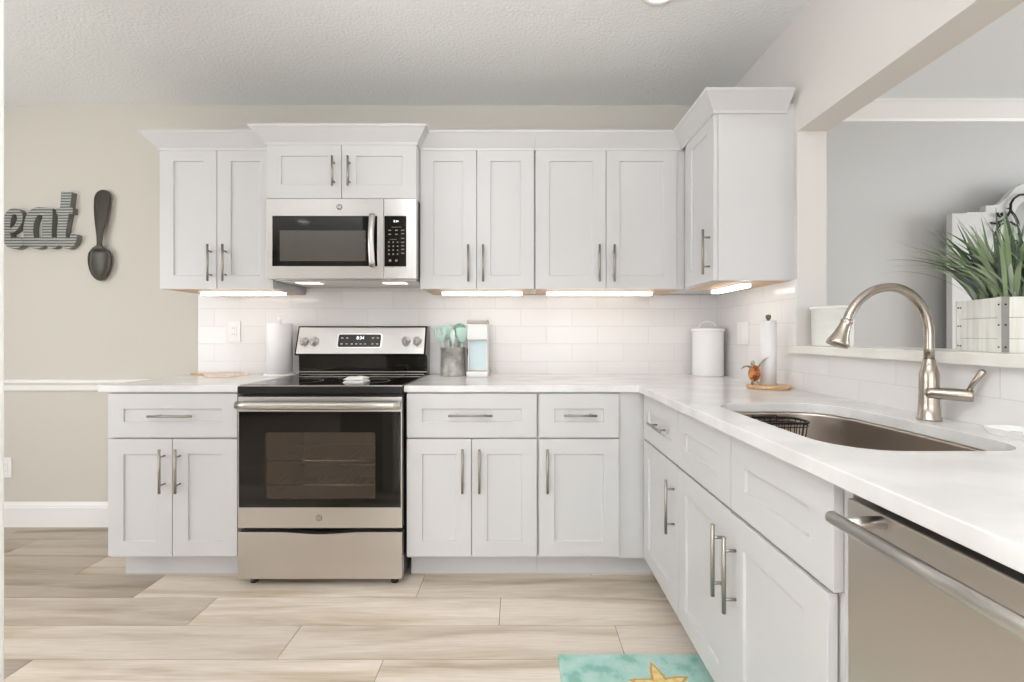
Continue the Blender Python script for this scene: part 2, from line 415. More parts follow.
# tiled splashback, back and side
bm = B(); prism(bm, [(-1.91, 0.9141), (1.19, 0.9141), (1.19, 1.3845), (-0.515, 1.3845), (-0.515, 1.43), (-1.265, 1.43), (-1.265, 1.3845), (-1.91, 1.3845)], [], -0.009, -0.0002, 'y')
struct('wall_tile_back', bm, M['tileB'])
bm = B(); prism(bm, [(-2.66, 0.9141), (-0.0, 0.9141), (0, 1.3845), (-0.76, 1.3845), (-0.76, 1.0675), (-2.66, 1.0675)], [], 1.189, 1.1998, 'x')
struct('wall_tile_right', bm, M['tileR'])
bm = B(); prism(bm, [(1.165, -0.757), (1.42, -0.7605), (1.42, -3.2), (1.165, -3.2)], [], 1.068, 1.10, 'z')
# ledge: notch so the slab starts at the jamb
tag(obj('bar_ledge', bm, M['sill'], bevel=0.003), 'long cream quartz ledge capping the half wall behind the faucet', 'ledge')

# ------------------------------------------------------------------ cabinets
def fmap(face, plane):
    if face == 'y': return lambda a, z, o_: Vector((a, -(plane)+o_, z))      # o_ > 0 goes into the cabinet
    return lambda a, z, o_: Vector((plane+o_, -a, z))
def shaker(bm, P, a0, a1, z0, z1, th=0.019, st=0.07, rec=0.008):
    def quad(*c): bm.faces.new([bm.verts.new(q) for q in c])
    o = [(a0, z0), (a1, z0), (a1, z1), (a0, z1)]; i1 = [(a0+st, z0+st), (a1-st, z0+st), (a1-st, z1-st), (a0+st, z1-st)]
    e_ = 0.0015; i2 = [(a0+st+e_, z0+st+e_), (a1-st-e_, z0+st+e_), (a1-st-e_, z1-st-e_), (a0+st+e_, z1-st-e_)]
    vo = [bm.verts.new(P(a, z, 0)) for a, z in o]; vi = [bm.verts.new(P(a, z, 0)) for a, z in i1]; vr = [bm.verts.new(P(a, z, rec)) for a, z in i2]
    vb = [bm.verts.new(P(a, z, th)) for a, z in o]
    for k in range(4):
        k2 = (k+1) % 4
        bm.faces.new((vo[k], vo[k2], vi[k2], vi[k])); bm.faces.new((vi[k], vi[k2], vr[k2], vr[k])); bm.faces.new((vo[k2], vo[k], vb[k], vb[k2]))
    bm.faces.new(vr); bm.faces.new(vb[::-1])
def pull(P, a, z, length, vertical, parent):
    bm = B(); so = -0.031; h = length/2; q = length*0.32
    if vertical:
        tube(bm, [P(a, z-h, so), P(a, z+h, so)], 0.0057, 12)
        for s in (-q, q): tube(bm, [P(a, z+s, so), P(a, z+s, 0)], 0.0042, 10)
    else:
        tube(bm, [P(a-h, z, so), P(a+h, z, so)], 0.0057, 12)
        for s in (-q, q): tube(bm, [P(a+s, z, so), P(a+s, z, 0)], 0.0042, 10)
    o = obj('handle', bm, M['pull'], parent); tag(o, 'brushed nickel bar handle'); return o
def door(name, face, plane, a0, a1, z0, z1, parent, hnd=None):
    P = fmap(face, plane); bm = B(); shaker(bm, P, a0, a1, z0, z1)
    d = obj(name, bm, M['cab'], parent, bevel=0.0012)
    if hnd: pull(P, hnd[0], hnd[1], hnd[2], hnd[3], d)
    return d
g = 0.0015
Z0, Z1, Z2, Z3 = 0.129, 0.6675, 0.675, 0.876
def base_cab(label, x0, x1, front=0.61, toe_x=None):
    t_ = thing('base_cabinet', label, 'cabinet', ((x0+x1)/2, -0.305, 0))
    bm = B(); bxd(bm, x0, x1, 0.002, front, 0.115, 0.8835); obj('cabinet_body', bm, M['cab'], t_, bevel=0.001)
    bm = B(); bxd(bm, x0, x1 if x1 < 0.5 else 0.6945, 0.50, 0.535, 0.0005, 0.1145); obj('toe_kick', bm, M['cab'], t_)
    return t_
# left of the range
c = base_cab('white two-door base cabinet standing left of the range', -1.883, -1.287)
door('drawer', 'y', 0.63, -1.881, -1.289, Z2, Z3, c, (-1.576, 0.777, 0.2, False))
door('door', 'y', 0.63, -1.881, -1.5875, Z0, Z1, c, (-1.622, 0.527, 0.2, True))
door('door', 'y', 0.63, -1.5845, -1.289, Z0, Z1, c, (-1.550, 0.527, 0.2, True))
# right of the range
c = base_cab('wider white base cabinet with two doors standing right of the range', -0.512, 0.0905)
door('drawer', 'y', 0.63, -0.5105, 0.086, Z2, Z3, c, (-0.215, 0.779, 0.2, False))
door('door', 'y', 0.63, -0.5105, -0.2145, Z0, Z1, c, (-0.2516, 0.527, 0.2, True))
door('door', 'y', 0.63, -0.2115, 0.086, Z0, Z1, c, (-0.175, 0.527, 0.2, True))
c = base_cab('narrow white base cabinet with a single door beside the inner corner', 0.0915, 0.566)
door('drawer', 'y', 0.63, 0.0975, 0.464, Z2, Z3, c, (0.283, 0.779, 0.15, False))
door('door', 'y', 0.63, 0.0975, 0.464, Z0, Z1, c, (0.134, 0.527, 0.2, True))
bm = B(); bxd(bm, 0.466, 0.5945, 0.6105, 0.617, 0.115, 0.8835); o = obj('corner_filler', bm, M['cab'], c, bevel=0.001)
# along the right wall
RX = 0.575
def side_cab(label, d0, d1, hollow=False):
    t_ = thing('base_cabinet', label, 'cabinet', (0.9, -(d0+d1)/2, 0))
    bm = B()
    if hollow:
        bxd(bm, RX+0.02, 1.19, d0, d0+0.018, 0.115, 0.8835); bxd(bm, RX+0.02, 1.19, d1-0.018, d1, 0.115, 0.8835)
        bxd(bm, RX+0.02, 1.19, d0+0.018, d1-0.018, 0.115, 0.133); bxd(bm, 1.172, 1.19, d0+0.018, d1-0.018, 0.133, 0.8835)
        bxd(bm, RX+0.02, RX+0.038, d0+0.018, d1-0.018, 0.133, 0.8835)
    else: bxd(bm, RX+0.02, 1.19, d0, d1, 0.115, 0.8835)
    obj('cabinet_body', bm, M['cab'], t_, bevel=0.001)
    bm = B(); bxd(bm, RX+0.12, RX+0.145, d0, d1, 0.0005, 0.1145); obj('toe_kick', bm, M['cab'], t_)
    return t_
c = side_cab('white base cabinet under the side counter, first out of the corner', 0.6365, 1.0745)
door('drawer', 'x', RX, 0.6385, 1.0725, Z2, Z3, c, (0.885, 0.773, 0.16, False))
door('door', 'x', RX, 0.6385, 1.0725, Z0, Z1, c, (1.037, 0.513, 0.2, True))
c = side_cab('white sink base cabinet with two doors next to the dishwasher', 1.0755, 1.893, True)
door('false_drawer_front', 'x', RX, 1.0775, 1.475, Z2, Z3, c); door('false_drawer_front', 'x', RX, 1.479, 1.872, Z2, Z3, c)
door('door', 'x', RX, 1.0775, 1.475, Z0, Z1, c, (1.434, 0.515, 0.2, True))
door('door', 'x', RX-0.004, 1.479, 1.862, Z0, Z1, c, (1.512, 0.515, 0.2, True))

# wall cabinets
UB, UT = 1.385, 2.123
def crown(bm, path, z0=2.105, z1=2.187, out=0.06):
    """path: plan points (x, y) of the cabinet front line, outside on the right-hand side of travel"""
    prof = [(0.0, z0), (0.004, z0), (0.006, z0+0.012), (0.014, z0+0.022), (0.030, z0+0.040), (0.046, z0+0.058), (0.053, z0+0.066), (0.056, z0+0.068), (out, z0+0.072), (out, z1), (0.0, z1)]
    P2 = [Vector(p) for p in path]; rings = []
    for i, p in enumerate(P2):
        ns = []
        if i > 0: t_ = (P2[i]-P2[i-1]).normalized(); ns.append(Vector((t_.y, -t_.x)))
        if i < len(P2)-1: t_ = (P2[i+1]-P2[i]).normalized(); ns.append(Vector((t_.y, -t_.x)))
        n = ns[0] if len(ns) == 1 else (ns[0]+ns[1])/(1+ns[0].dot(ns[1]))
        rings.append([bm.verts.new((p.x+n.x*o_, p.y+n.y*o_, z)) for o_, z in prof])
    m_ = len(prof)
    for a, b2 in zip(rings, rings[1:]):
        for k in range(m_): bm.faces.new((a[k], a[(k+1) % m_], b2[(k+1) % m_], b2[k]))
    bm.faces.new(rings[0][::-1]); bm.faces.new(rings[-1])
def wall_cab(label, x0, x1, depth, zb, zt, cpath):
    t_ = thing('wall_cabinet', label, 'cabinet', ((x0+x1)/2, -depth/2, zb))
    bm = B(); bxd(bm, x0, x1, 0.0, depth, zb+0.002, zt+0.03); obj('cabinet_body', bm, M['cab'], t_, bevel=0.001)
    bm = B(); bxd(bm, x0+0.012, x1-0.012, 0.0105, depth-0.02, zb-0.001, zb+0.0035); o = obj('underside_panel', bm, M['ply'], t_); tag(o, 'tan wood underside')
    if cpath: bm = B(); crown(bm, cpath); obj('crown_moulding', bm, M['cab'], t_)
    return t_
FD = 0.351
c = wall_cab('white two-door wall cabinet at the far left, above the paper towel', -1.868, -1.274, 0.331, UB, UT, [(-1.868, -0.0), (-1.868, -FD), (-1.274, -FD)])
door('door', 'y', FD, -1.866, -1.5705, UB, UT-0.002, c, (-1.597, 1.518, 0.19, True))
door('door', 'y', FD, -1.5675, -1.276, UB, UT-0.002, c, (-1.520, 1.518, 0.19, True))
c = wall_cab('short white two-door wall cabinet above the microwave, set forward', -1.272, -0.512, 0.40, 1.834, UT, [(-1.272, -0.30), (-1.272, -0.42), (-0.512, -0.42), (-0.512, -0.30)])
door('door', 'y', 0.42, -1.270, -0.8935, 1.836, UT-0.002, c, (-0.928, 1.965, 0.15, True))
door('door', 'y', 0.42, -0.8905, -0.514, 1.836, UT-0.002, c, (-0.850, 1.965, 0.15, True))
c = wall_cab('white two-door wall cabinet just right of the microwave', -0.511, 0.087, 0.331, UB, UT, [(-0.511, -FD), (0.087, -FD)])
door('door', 'y', FD, -0.510, -0.2165, UB, UT-0.002, c, (-0.2564, 1.516, 0.19, True))
door('door', 'y', FD, -0.2135, 0.0825, UB, UT-0.002, c, (-0.1795, 1.516, 0.19, True))
c = wall_cab('white two-door wall cabinet running into the corner', 0.088, 0.868, 0.331, UB, UT, [(0.088, -FD), (0.848, -FD)])
door('door', 'y', FD, 0.0925, 0.4575, UB, UT-0.002, c, (0.4205, 1.516, 0.19, True))
door('door', 'y', FD, 0.4605, 0.828, UB, UT-0.002, c, (0.497, 1.516, 0.19, True))
bm = B(); bxd(bm, 0.83, 0.868, 0.3315, 0.346, UB, UT); obj('corner_filler', bm, M['cab'], c)
c = thing('wall_cabinet', 'white single-door wall cabinet on the side wall, its blank end towards the pass-through', 'cabinet', (1.03, -0.54, UB))
bm = B(); bxd(bm, 0.870, 1.1995, 0.347, 0.740, UB-0.003, UT+0.03); bxd(bm, 0.870, 1.1995, 0.0, 0.347, UB+0.002, UT+0.03)
obj('cabinet_body', bm, M['cab'], c, bevel=0.001)
bm = B(); bxd(bm, 0.885, 1.188, 0.36, 0.72, UB-0.0045, UB-0.001); tag(obj('underside_panel', bm, M['ply'], c), 'tan wood underside')
bm = B(); crown(bm, [(0.850, -0.351), (0.850, -0.742), (1.166, -0.742)]); obj('crown_moulding', bm, M['cab'], c)
door('door', 'x', 0.850, 0.413, 0.738, UB, UT-0.002, c, (0.700, 1.513, 0.2, True))

# under-cabinet light bars
def lightbar(label, x0, x1, d0=0.185, d1=0.225):
    t_ = thing('under_cabinet_light', label, 'light', ((x0+x1)/2, -(d0+d1)/2, 1.362), 'light bars under the wall cabinets')
    bm = B(); bxd(bm, x0-0.006, x1+0.006, d0-0.004, d1+0.004, 1.378, 1.3835); obj('housing', bm, M['plastic'], t_)
    bm = B(); bxd(bm, x0, x1, d0, d1, 1.363, 1.3778); tag(obj('diffuser', bm, M['led'], t_, bevel=0.003), 'glowing white diffuser')
lightbar('glowing light bar under the cabinet at the far left', -1.735, -1.285, 0.20, 0.24)
lightbar('glowing light bar under the cabinet just right of the microwave', -0.415, 0.022, 0.20, 0.24)
lightbar('longest glowing light bar, under the corner cabinet', 0.158, 0.735, 0.20, 0.24)
t_ = thing('under_cabinet_light', 'slanting glowing light bar under the side wall cabinet', 'light', (1.03, -0.5, 1.362), 'light bars under the wall cabinets')
bm = B(); bxd(bm, 1.0, 1.05, 0.35, 0.68, 1.3745, 1.3802); obj('housing', bm, M['plastic'], t_)
bm = B(); bxd(bm, 1.003, 1.047, 0.356, 0.674, 1.359, 1.3743); tag(obj('diffuser', bm, M['led'], t_, bevel=0.003), 'glowing white diffuser')

# ------------------------------------------------------------------ countertops
bm = B(); bxd(bm, -1.92, -1.2795, 0.0, 0.64, 0.884, 0.914)
tag(obj('countertop', bm, M['quartz'], bevel=0.002), 'short white quartz countertop left of the range', 'countertop')
def sink_loop(grow=0.0, x0=0.652, x1=1.035, d0=1.165, d1=1.795, n=9):
    pts = []; r = 0.13+grow*0.5
    X0, X1, D0, D1 = x0-grow, x1+grow, d0-grow, d1+grow
    rr = {0: 0.085+grow*.5, 1: 0.12+grow*.5, 2: 0.10+grow*.5, 3: 0.12+grow*.5}
    for idx, (sx, sy, a0) in enumerate(((1, 1, 0), (-1, 1, pi/2), (-1, -1, pi), (1, -1, 3*pi/2))):
        r_ = rr[idx]; cx_ = X1-r_ if sx > 0 else X0+r_; cy_ = D1-r_ if sy > 0 else D0+r_
        for k in range(n+1):
            a = a0+pi/2*k/n; pts.append((cx_+r_*cos(a), cy_+r_*sin(a)))
        if idx == 3: pass
    out = []
    for i in range(len(pts)):
        a, b2 = Vector(pts[i]), Vector(pts[(i+1) % len(pts)]); out.append(tuple(a))
        m_ = 9 if i % (n+1) == n else 1
        for k in range(1, m_): out.append(tuple(a.lerp(b2, k/m_)))
    res = []
    for x, d in out:
        u = (d-(d0+d1)/2)/((d1-d0)/2)
        if x > 0.85: x += 0.022*(1-u*u)*((x-0.85)/(x1-0.85))+0.008*u*((x-0.85)/(x1-0.85))
        res.append((x, -d))
    return res
bm = B()
prism(bm, [(-0.5205, 0.0), (-0.5205, -0.64), (0.55, -0.64), (0.55, -2.62), (1.1995, -2.62), (1.1995, 0.0)], [sink_loop()], 0.884, 0.914, 'z')
tag(obj('countertop', bm, M['quartz'], bevel=0.002, ang=50), 'L-shaped white quartz countertop holding the sink', 'countertop')

# sink
t_ = thing('kitchen_sink', 'stainless undermount sink with rounded corners set in the side countertop', 'sink', (0.85, -1.48, 0.68))
bm = B(); rings = []
levels = [(0.018, 0.8832), (0.0035, 0.8832), (0.0035, 0.875), (-0.002, 0.80), (-0.008, 0.73), (-0.022, 0.700), (-0.05, 0.688), (-0.11, 0.684)]
for gr, z in levels: rings.append([bm.verts.new((x, y, z)) for x, y in sink_loop(gr)])
n = len(rings[0])
for a, b2 in zip(rings, rings[1:]):
    for k in range(n):
        f = bm.faces.new((a[k], a[(k+1) % n], b2[(k+1) % n], b2[k])); f.smooth = True
cv = bm.verts.new((0.85, -1.48, 0.681))
for k in range(n): f = bm.faces.new((rings[-1][k], rings[-1][(k+1) % n], cv)); f.smooth = True
o = obj('basin', bm, M['sink'], t_); sd = o.modifiers.new('solid', 'SOLIDIFY'); sd.thickness = 0.0012; sd.offset = -1
bm = B(); lathe(bm, (0.85, -1.48, 0.683), [(0, 0.0), (0.02, 0.001), (0.028, 0.003), (0.045, 0.005), (0.048, 0.002), (0.048, 0.0)], 32); tag(obj('drain', bm, M['chrome'], t_), 'round chrome drain')

# wire basket hanging at the far end of the sink
bm = B(); lp = rrect(0.735, 0.925, -1.285, -1.186, 0.035, 6)
tube(bm, [(x, y, 0.868) for x, y in lp], 0.0042, 8, closed=True)
tube(bm, [(x, y, 0.856) for x, y in lp], 0.002, 8, closed=True)
lb = [(0.83+(x-0.83)*0.9, -1.236+(y+1.236)*0.85) for x, y in lp]
tube(bm, [(x, y, 0.79) for x, y in lb], 0.0022, 8, closed=True)
def along(lp, s):
    P2 = [Vector(p) for p in lp]; T = sum((P2[i]-P2[i-1]).length for i in range(len(P2))); s = (s % 1)*T
    for i in range(len(P2)):
        a, b2 = P2[i], P2[(i+1) % len(P2)]; l_ = (b2-a).length
        if s <= l_: return a.lerp(b2, s/l_ if l_ else 0)
        s -= l_
    return P2[0]
for k in range(26):
    a = along(lp, k/26); b2 = along(lb, k/26); tube(bm, [(a.x, a.y, 0.868), (b2.x, b2.y, 0.79)], 0.0016, 6)
for k in range(9):
    x = 0.755+k*0.019; tube(bm, [(x, -1.278, 0.79), (x, -1.196, 0.79)], 0.0015, 6)
for x in (0.79, 0.87):
    tube(bm, [(x, -1.186, 0.868), (x, -1.176, 0.874), (x, -1.170, 0.872)], 0.002, 6)
tag(obj('wire_basket', bm, M['dark'], smooth=False), 'dark wire basket hanging inside the sink', 'basket')

# ------------------------------------------------------------------ faucet
t_ = thing('faucet', 'tall brushed nickel gooseneck faucet behind the sink', 'faucet', (1.124, -1.47, 0.9145))
FX, FY = 1.117, -1.47
bm = B(); lathe(bm, (FX, FY, 0), [(0, 0.9145), (0.0265, 0.9145), (0.0265, 0.919), (0.0245, 0.921), (0.0225, 0.96), (0.0215, 1.02), (0.0213, 1.040), (0.0165, 1.058), (0.0142, 1.066), (0.0142, 1.078), (0.0130, 1.080), (0, 1.080)], 40)
obj('faucet_body', bm, M['nickel'], t_)
bm = B(); pts = [(FX, FY, 1.078), (FX, FY, 1.11)]
for k in range(0, 25):
    a = pi*k/24*0.885; rx_ = 0.106 if a < pi/2 else 0.122
    pts.append((FX-0.106+rx_*cos(a), FY, 1.144+0.131*sin(a)))
end = Vector(pts[-1]); dr = (Vector(pts[-1])-Vector(pts[-2])).normalized(); pts.append(tuple(end+dr*0.012))
tube(bm, pts, 0.0118, 20); obj('spout', bm, M['nickel'], t_)
tip = end+dr*0.004
bm = B(); prof = [(0.0122, 0.0), (0.0145, 0.003), (0.0145, 0.008), (0.0135, 0.010), (0.0145, 0.022), (0.0190, 0.044), (0.0255, 0.062), (0.0275, 0.070), (0.0260, 0.075), (0.018, 0.075)]
pp = [tip+dr*h for r_, h in prof]; tube(bm, [tuple(p) for p in pp], [r_ for r_, h in prof], 28)
obj('spray_head', bm, M['nickel'], t_)
hd = (Vector((0.055, -0.050, -0.001))).normalized()
p0 = Vector((FX-0.016, FY-0.010, 0.990))
bm = B(); pr = [(0.006, -0.004), (0.012, 0.0), (0.0140, 0.005), (0.0150, 0.02), (0.0160, 0.055), (0.0162, 0.084), (0.0150, 0.089), (0.004, 0.090)]
tube(bm, [tuple(p0+hd*h) for r_, h in pr], [r_ for r_, h in pr], 24); h_ = obj('handle', bm, M['nickel'], t_)
bm = B(); q0 = p0+hd*0.078+Vector((0, 0, 0.008)); q1 = q0+Vector((0.004, -0.012, 0.026)); q2 = q0+Vector((0.010, -0.028, 0.056))
tube(bm, [tuple(q0), tuple(q1), tuple(q2), tuple(q2+Vector((0.002, -0.001, 0.004)))], [0.0048, 0.0060, 0.0078, 0.0045], 14); tag(obj('lever', bm, M['nickel'], h_), 'slim lever pointing up')

# ------------------------------------------------------------------ range
RXL, RXR = -1.2735, -0.5225
RC = (RXL+RXR)/2
t_ = thing('range', 'freestanding stainless electric range with a black glass cooktop', 'stove', (RC, -0.33, 0))
bm = B(); bxd(bm, RXL+0.004, RXR-0.002, 0.012, 0.18, 0.04, 0.90); bxd(bm, RXL+0.004, -1.20, 0.18, 0.615, 0.04, 0.878); bxd(bm, -0.60, RXR-0.002, 0.18, 0.615, 0.04, 0.878)
bxd(bm, -1.20, -0.60, 0.18, 0.615, 0.04, 0.345); bxd(bm, -1.20, -0.60, 0.18, 0.615, 0.775, 0.878)
obj('body', bm, M['blackm'], t_)
bm = B()   # lining of the oven
bxd(bm, -1.1995, -0.6005, 0.1805, 0.19, 0.3455, 0.7745); bxd(bm, -1.1995, -1.19, 0.19, 0.612, 0.3455, 0.7745); bxd(bm, -0.61, -0.6005, 0.19, 0.612, 0.3455, 0.7745)
bxd(bm, -1.19, -0.61, 0.19, 0.612, 0.3455, 0.355); bxd(bm, -1.19, -0.61, 0.19, 0.612, 0.765, 0.7745)
obj('oven_lining', bm, M['cavity'], t_)
for zr in (0.44, 0.555):
    bm = B()
    for k in range(2): tube(bm, [(-1.188, -0.25-k*0.33, zr), (-0.612, -0.25-k*0.33, zr)], 0.004, 8)
    for k in range(20): x = -1.18+k*0.0295; tube(bm, [(x, -0.25, zr), (x, -0.58, zr)], 0.002, 6)
    tag(obj('oven_rack', bm, M['chrome'], t_), 'chrome wire oven rack')
bm = B(); bxd(bm, RXL, RXR, 0.012, 0.655, 0.878, 0.912)
obj('cooktop_frame', bm, M['blackm'], t_, bevel=0.004)
bm = B(); bxd(bm, RXL+0.006, RXR-0.006, 0.10, 0.645, 0.912, 0.918); ct = obj('cooktop', bm, M['black'], t_, bevel=0.002); tag(ct, 'black ceramic glass cooktop')
for (x, d, r_) in ((-1.08, 0.47, 0.11), (-1.08, 0.24, 0.075), (-0.72, 0.47, 0.085), (-0.72, 0.24, 0.10), (-0.9, 0.3, 0.055)):
    bm = B(); lathe(bm, (x, -d, 0.9181), [(r_-0.003, 0), (r_, 0), (r_, 0.0003), (r_-0.003, 0.0003), (r_-0.003, 0)], 48)
    obj('burner_ring', bm, M['keyd'], ct)
bm = B(); bxd(bm, RXL+0.002, RXR-0.002, 0.648, 0.652, 0.9122, 0.9165); obj('front_edge_trim', bm, M['steelH'], t_)
# backguard
bm = B(); A = [(-0.012, 0.90), (-0.088, 0.90), (-0.088, 1.03), (-0.142, 1.028), (-0.142, 1.036), (-0.092, 1.196), (-0.012, 1.196)]
V0 = [bm.verts.new((RXL+0.003, y, z)) for y, z in A]; V1 = [bm.verts.new((RXR-0.003, y, z)) for y, z in A]
for k in range(7): bm.faces.new((V0[k], V0[(k+1) % 7], V1[(k+1) % 7], V1[k]))
bm.faces.new(V0[::-1]); bm.faces.new(V1)
bg = obj('backguard', bm, M['black'], t_, bevel=0.004)
bm = B(); bxd(bm, RXL+0.006, RXR-0.006, 0.0885, 0.094, 0.930, 0.934); bxd(bm, RXL+0.02, RXR-0.02, 0.1005, 0.106, 0.9182, 0.920); obj('rear_vent_trim', bm, M['steelH'], t_)
sl = math.atan2(0.05, 0.16)           # lean of the control panel
def panel_pt(x, v, o_):               # v = height up the sloped face, o_ = out of it
    return Vector((x, -0.142+v*sin(sl)-o_*cos(sl), 1.036+v*cos(sl)-o_*sin(sl)*-1*-1))
def pbox(bm, x0, x1, v0, v1, o0, o1):
    c_ = [panel_pt(x, v, o_) for o_ in (o0, o1) for (x, v) in ((x0, v0), (x1, v0), (x1, v1), (x0, v1))]
    vs = [bm.verts.new(q) for q in c_]
    for f in ((0,3,2,1),(4,5,6,7),(0,1,5,4),(1,2,6,5),(2,3,7,6),(3,0,4,7)): bm.faces.new([vs[i] for i in f])
bm = B(); pbox(bm, RXL+0.012, RXR-0.012, 0.003, 0.160, -0.002, 0.0025); cp = obj('control_panel', bm, M['steelH'], t_, bevel=0.002); tag(cp, 'brushed stainless control panel')
DX0, DX1 = -1.028, -0.785
def slab(bm, x0, x1, v0, v1, o0, o1, r, n=6):
    lp_ = rrect(x0, x1, v0, v1, r, n); a = [bm.verts.new(panel_pt(x, v, o0)) for x, v in lp_]; b_ = [bm.verts.new(panel_pt(x, v, o1)) for x, v in lp_]
    k_ = len(a)
    for i in range(k_): bm.faces.new((a[i], a[(i+1) % k_], b_[(i+1) % k_], b_[i]))
    bm.faces.new(a[::-1]); bm.faces.new(b_)
bm = B(); slab(bm, DX0-0.008, DX1+0.008, 0.038, 0.126, 0.0026, 0.0045, 0.014); dp = obj('display_bezel', bm, M['chrome'], t_)
bm = B(); slab(bm, DX0, DX1, 0.045, 0.119, 0.0046, 0.0056, 0.010); obj('display_window', bm, mat('display_black', '#2b2726', 0.15), dp)
PROT = Euler((pi/2-sl, 0, 0))
text_mesh('display_digits', '8:34', 0.026, panel_pt(-0.903, 0.098, 0.0062), PROT, M['digit'], t_, 0.0003)
bm = B()
for (x, v) in [(DX0+0.022, 0.098), (DX0+0.05, 0.098), (DX0+0.022, 0.063), (DX0+0.05, 0.063), (DX0+0.08, 0.063), (DX0+0.105, 0.063), (DX0+0.13, 0.063), (DX0+0.155, 0.063), (DX1-0.045, 0.098), (DX1-0.018, 0.098), (DX1-0.045, 0.063), (DX1-0.018, 0.063)]:
    bm = B(); pbox(bm, x-0.006, x+0.006, v-0.0035, v+0.0035, 0.0057, 0.0061); obj('touch_key', bm, M['key'], dp)
PN = (panel_pt(0, 0, 1)-panel_pt(0, 0, 0)).normalized()
for x in (-1.222, -1.166, -0.640, -0.576):
    p = panel_pt(x, 0.080, 0.003); q = [p, p+PN*0.004, p+PN*0.005, p+PN*0.02, p+PN*0.024]
    bm = B(); tube(bm, [tuple(s) for s in q], [0.0265, 0.0265, 0.0235, 0.022, 0.019], 28)
    kb = obj('knob', bm, M['knob'], t_)
    bm = B(); u = (panel_pt(0, 1, 0)-panel_pt(0, 0, 0)).normalized()
    tube(bm, [tuple(p+PN*0.024-u*0.020), tuple(p+PN*0.028), tuple(p+PN*0.024+u*0.020)], 0.005, 10); obj('knob_grip', bm, M['knob'], kb)
# oven door
DF = 0.66
dd = B(); X0, X1 = -1.2665, -0.5245
bxd(dd, X0, X1, 0.622, DF, 0.272, 0.3645); bxd(dd, X0, X1, 0.622, DF, 0.798, 0.865); bxd(dd, X0, X0+0.004, 0.622, DF, 0.3645, 0.798); bxd(dd, X1-0.006, X1, 0.622, DF, 0.3645, 0.798)
od = obj('oven_door', dd, M['steelH'], t_, bevel=0.0015)
bm = B(); prism(bm, [(X0+0.0045, 0.365), (X1-0.0065, 0.365), (X1-0.0065, 0.7975), (X0+0.0045, 0.7975)], [rrect(-1.145, -0.645, 0.402, 0.705, 0.012, 5)], -DF+0.001, -0.64, 'y'); tag(obj('door_glass', bm, M['black'], od), 'black glass surround')
bm = B(); prism(bm, rrect(-1.145, -0.645, 0.402, 0.705, 0.012, 5), [], -DF+0.0015, -DF+0.006, 'y'); tag(obj('door_window', bm, M['ovenglass'], od), 'tinted see-through window')
bm = B(); pts = []
for k in range(17):
    u = k/16; x = -1.252+0.730*u; pts.append((x, -DF-0.034-0.009*sin(pi*u), 0.832))
tube(bm, pts, 0.0185, 20); 
for x in (X0+0.025, X1-0.025): tube(bm, [(x, -DF-0.042, 0.832), (x, -DF+0.002, 0.836)], 0.011, 12)
tag(obj('handle', bm, M['barsteel'], od), 'bowed stainless bar handle')
bm = B(); lathe(bm, (-0.9, -DF, 0.318), [(0, -0.0016), (0.0145, -0.0016), (0.0155, -0.0008), (0.0155, 0)], 32, 'y'); em = obj('emblem', bm, M['keyd'], od)
text_mesh('emblem_letters', 'GE', 0.018, (-0.9, -DF-0.0018, 0.318), FRONT, M['steelH'], t_, 0.0003)
# warming drawer with its dipped top edge
bm = B(); top = []
for k in range(41):
    u = k/40; x = X0+(X1-X0)*u; s = max(0, 1-abs(u-0.5)/0.27); s = s*s*(3-2*s); top.append((x, 0.2536-0.010*s))
prism(bm, [(X0, 0.041)]+[(X1, 0.041)]+top[::-1], [], -DF, -0.622, 'y'); tag(obj('storage_drawer', bm, M['steelV'], t_, bevel=0.0015, ang=60), 'stainless storage drawer with a dipped top edge')
for x in (RXL+0.05, RXR-0.05):
    for d in (0.08, 0.60):
        bm = B(); lathe(bm, (x, -d, 0), [(0, 0.0), (0.018, 0.0), (0.018, 0.012), (0.010, 0.014), (0.010, 0.041), (0, 0.041)], 20); obj('foot', bm, M['blackm'], t_)

# folded cloth on the cooktop
bm = B(); nx, ny = 22, 10
def sheet(zb, th, x0, x1, d0, d1, sd_):
    g_ = []
    for j in range(ny+1):
        row = []
        for i in range(nx+1):
            u, v = i/nx, j/ny; x = x0+(x1-x0)*u+0.002*sin(9*v+sd_); d = d0+(d1-d0)*v+0.0025*sin(7*u+sd_)
            z = zb+th*(1-abs(2*v-1)**6*0.9)*(1-abs(2*u-1)**10*0.6)+0.0012*sin(11*u+sd_)*sin(6*v)
            row.append(bm.verts.new((x, -d, z)))
        g_.append(row)
    lo_ = [[bm.verts.new((v.co.x, v.co.y, zb)) for v in r_] for r_ in g_]
    for j in range(ny):
        for i in range(nx):
            f = bm.faces.new((g_[j][i], g_[j][i+1], g_[j+1][i+1], g_[j+1][i])); f.smooth = True
            bm.faces.new((lo_[j][i], lo_[j+1][i], lo_[j+1][i+1], lo_[j][i+1]))
    for i in range(nx):
        bm.faces.new((g_[0][i], lo_[0][i], lo_[0][i+1], g_[0][i+1])); bm.faces.new((g_[ny][i], g_[ny][i+1], lo_[ny][i+1], lo_[ny][i]))
    for j in range(ny):
        bm.faces.new((g_[j][0], g_[j+1][0], lo_[j+1][0], lo_[j][0])); bm.faces.new((g_[j][nx], lo_[j][nx], lo_[j+1][nx], g_[j+1][nx]))
sheet(0.9185, 0.013, -0.832, -0.735, 0.46, 0.560, 1); sheet(0.9317, 0.012, -0.830, -0.737, 0.461, 0.557, 1.3)
tag(obj('folded_cloth', bm, M['cloth']), 'small white folded cloth lying on the black cooktop', 'cloth')

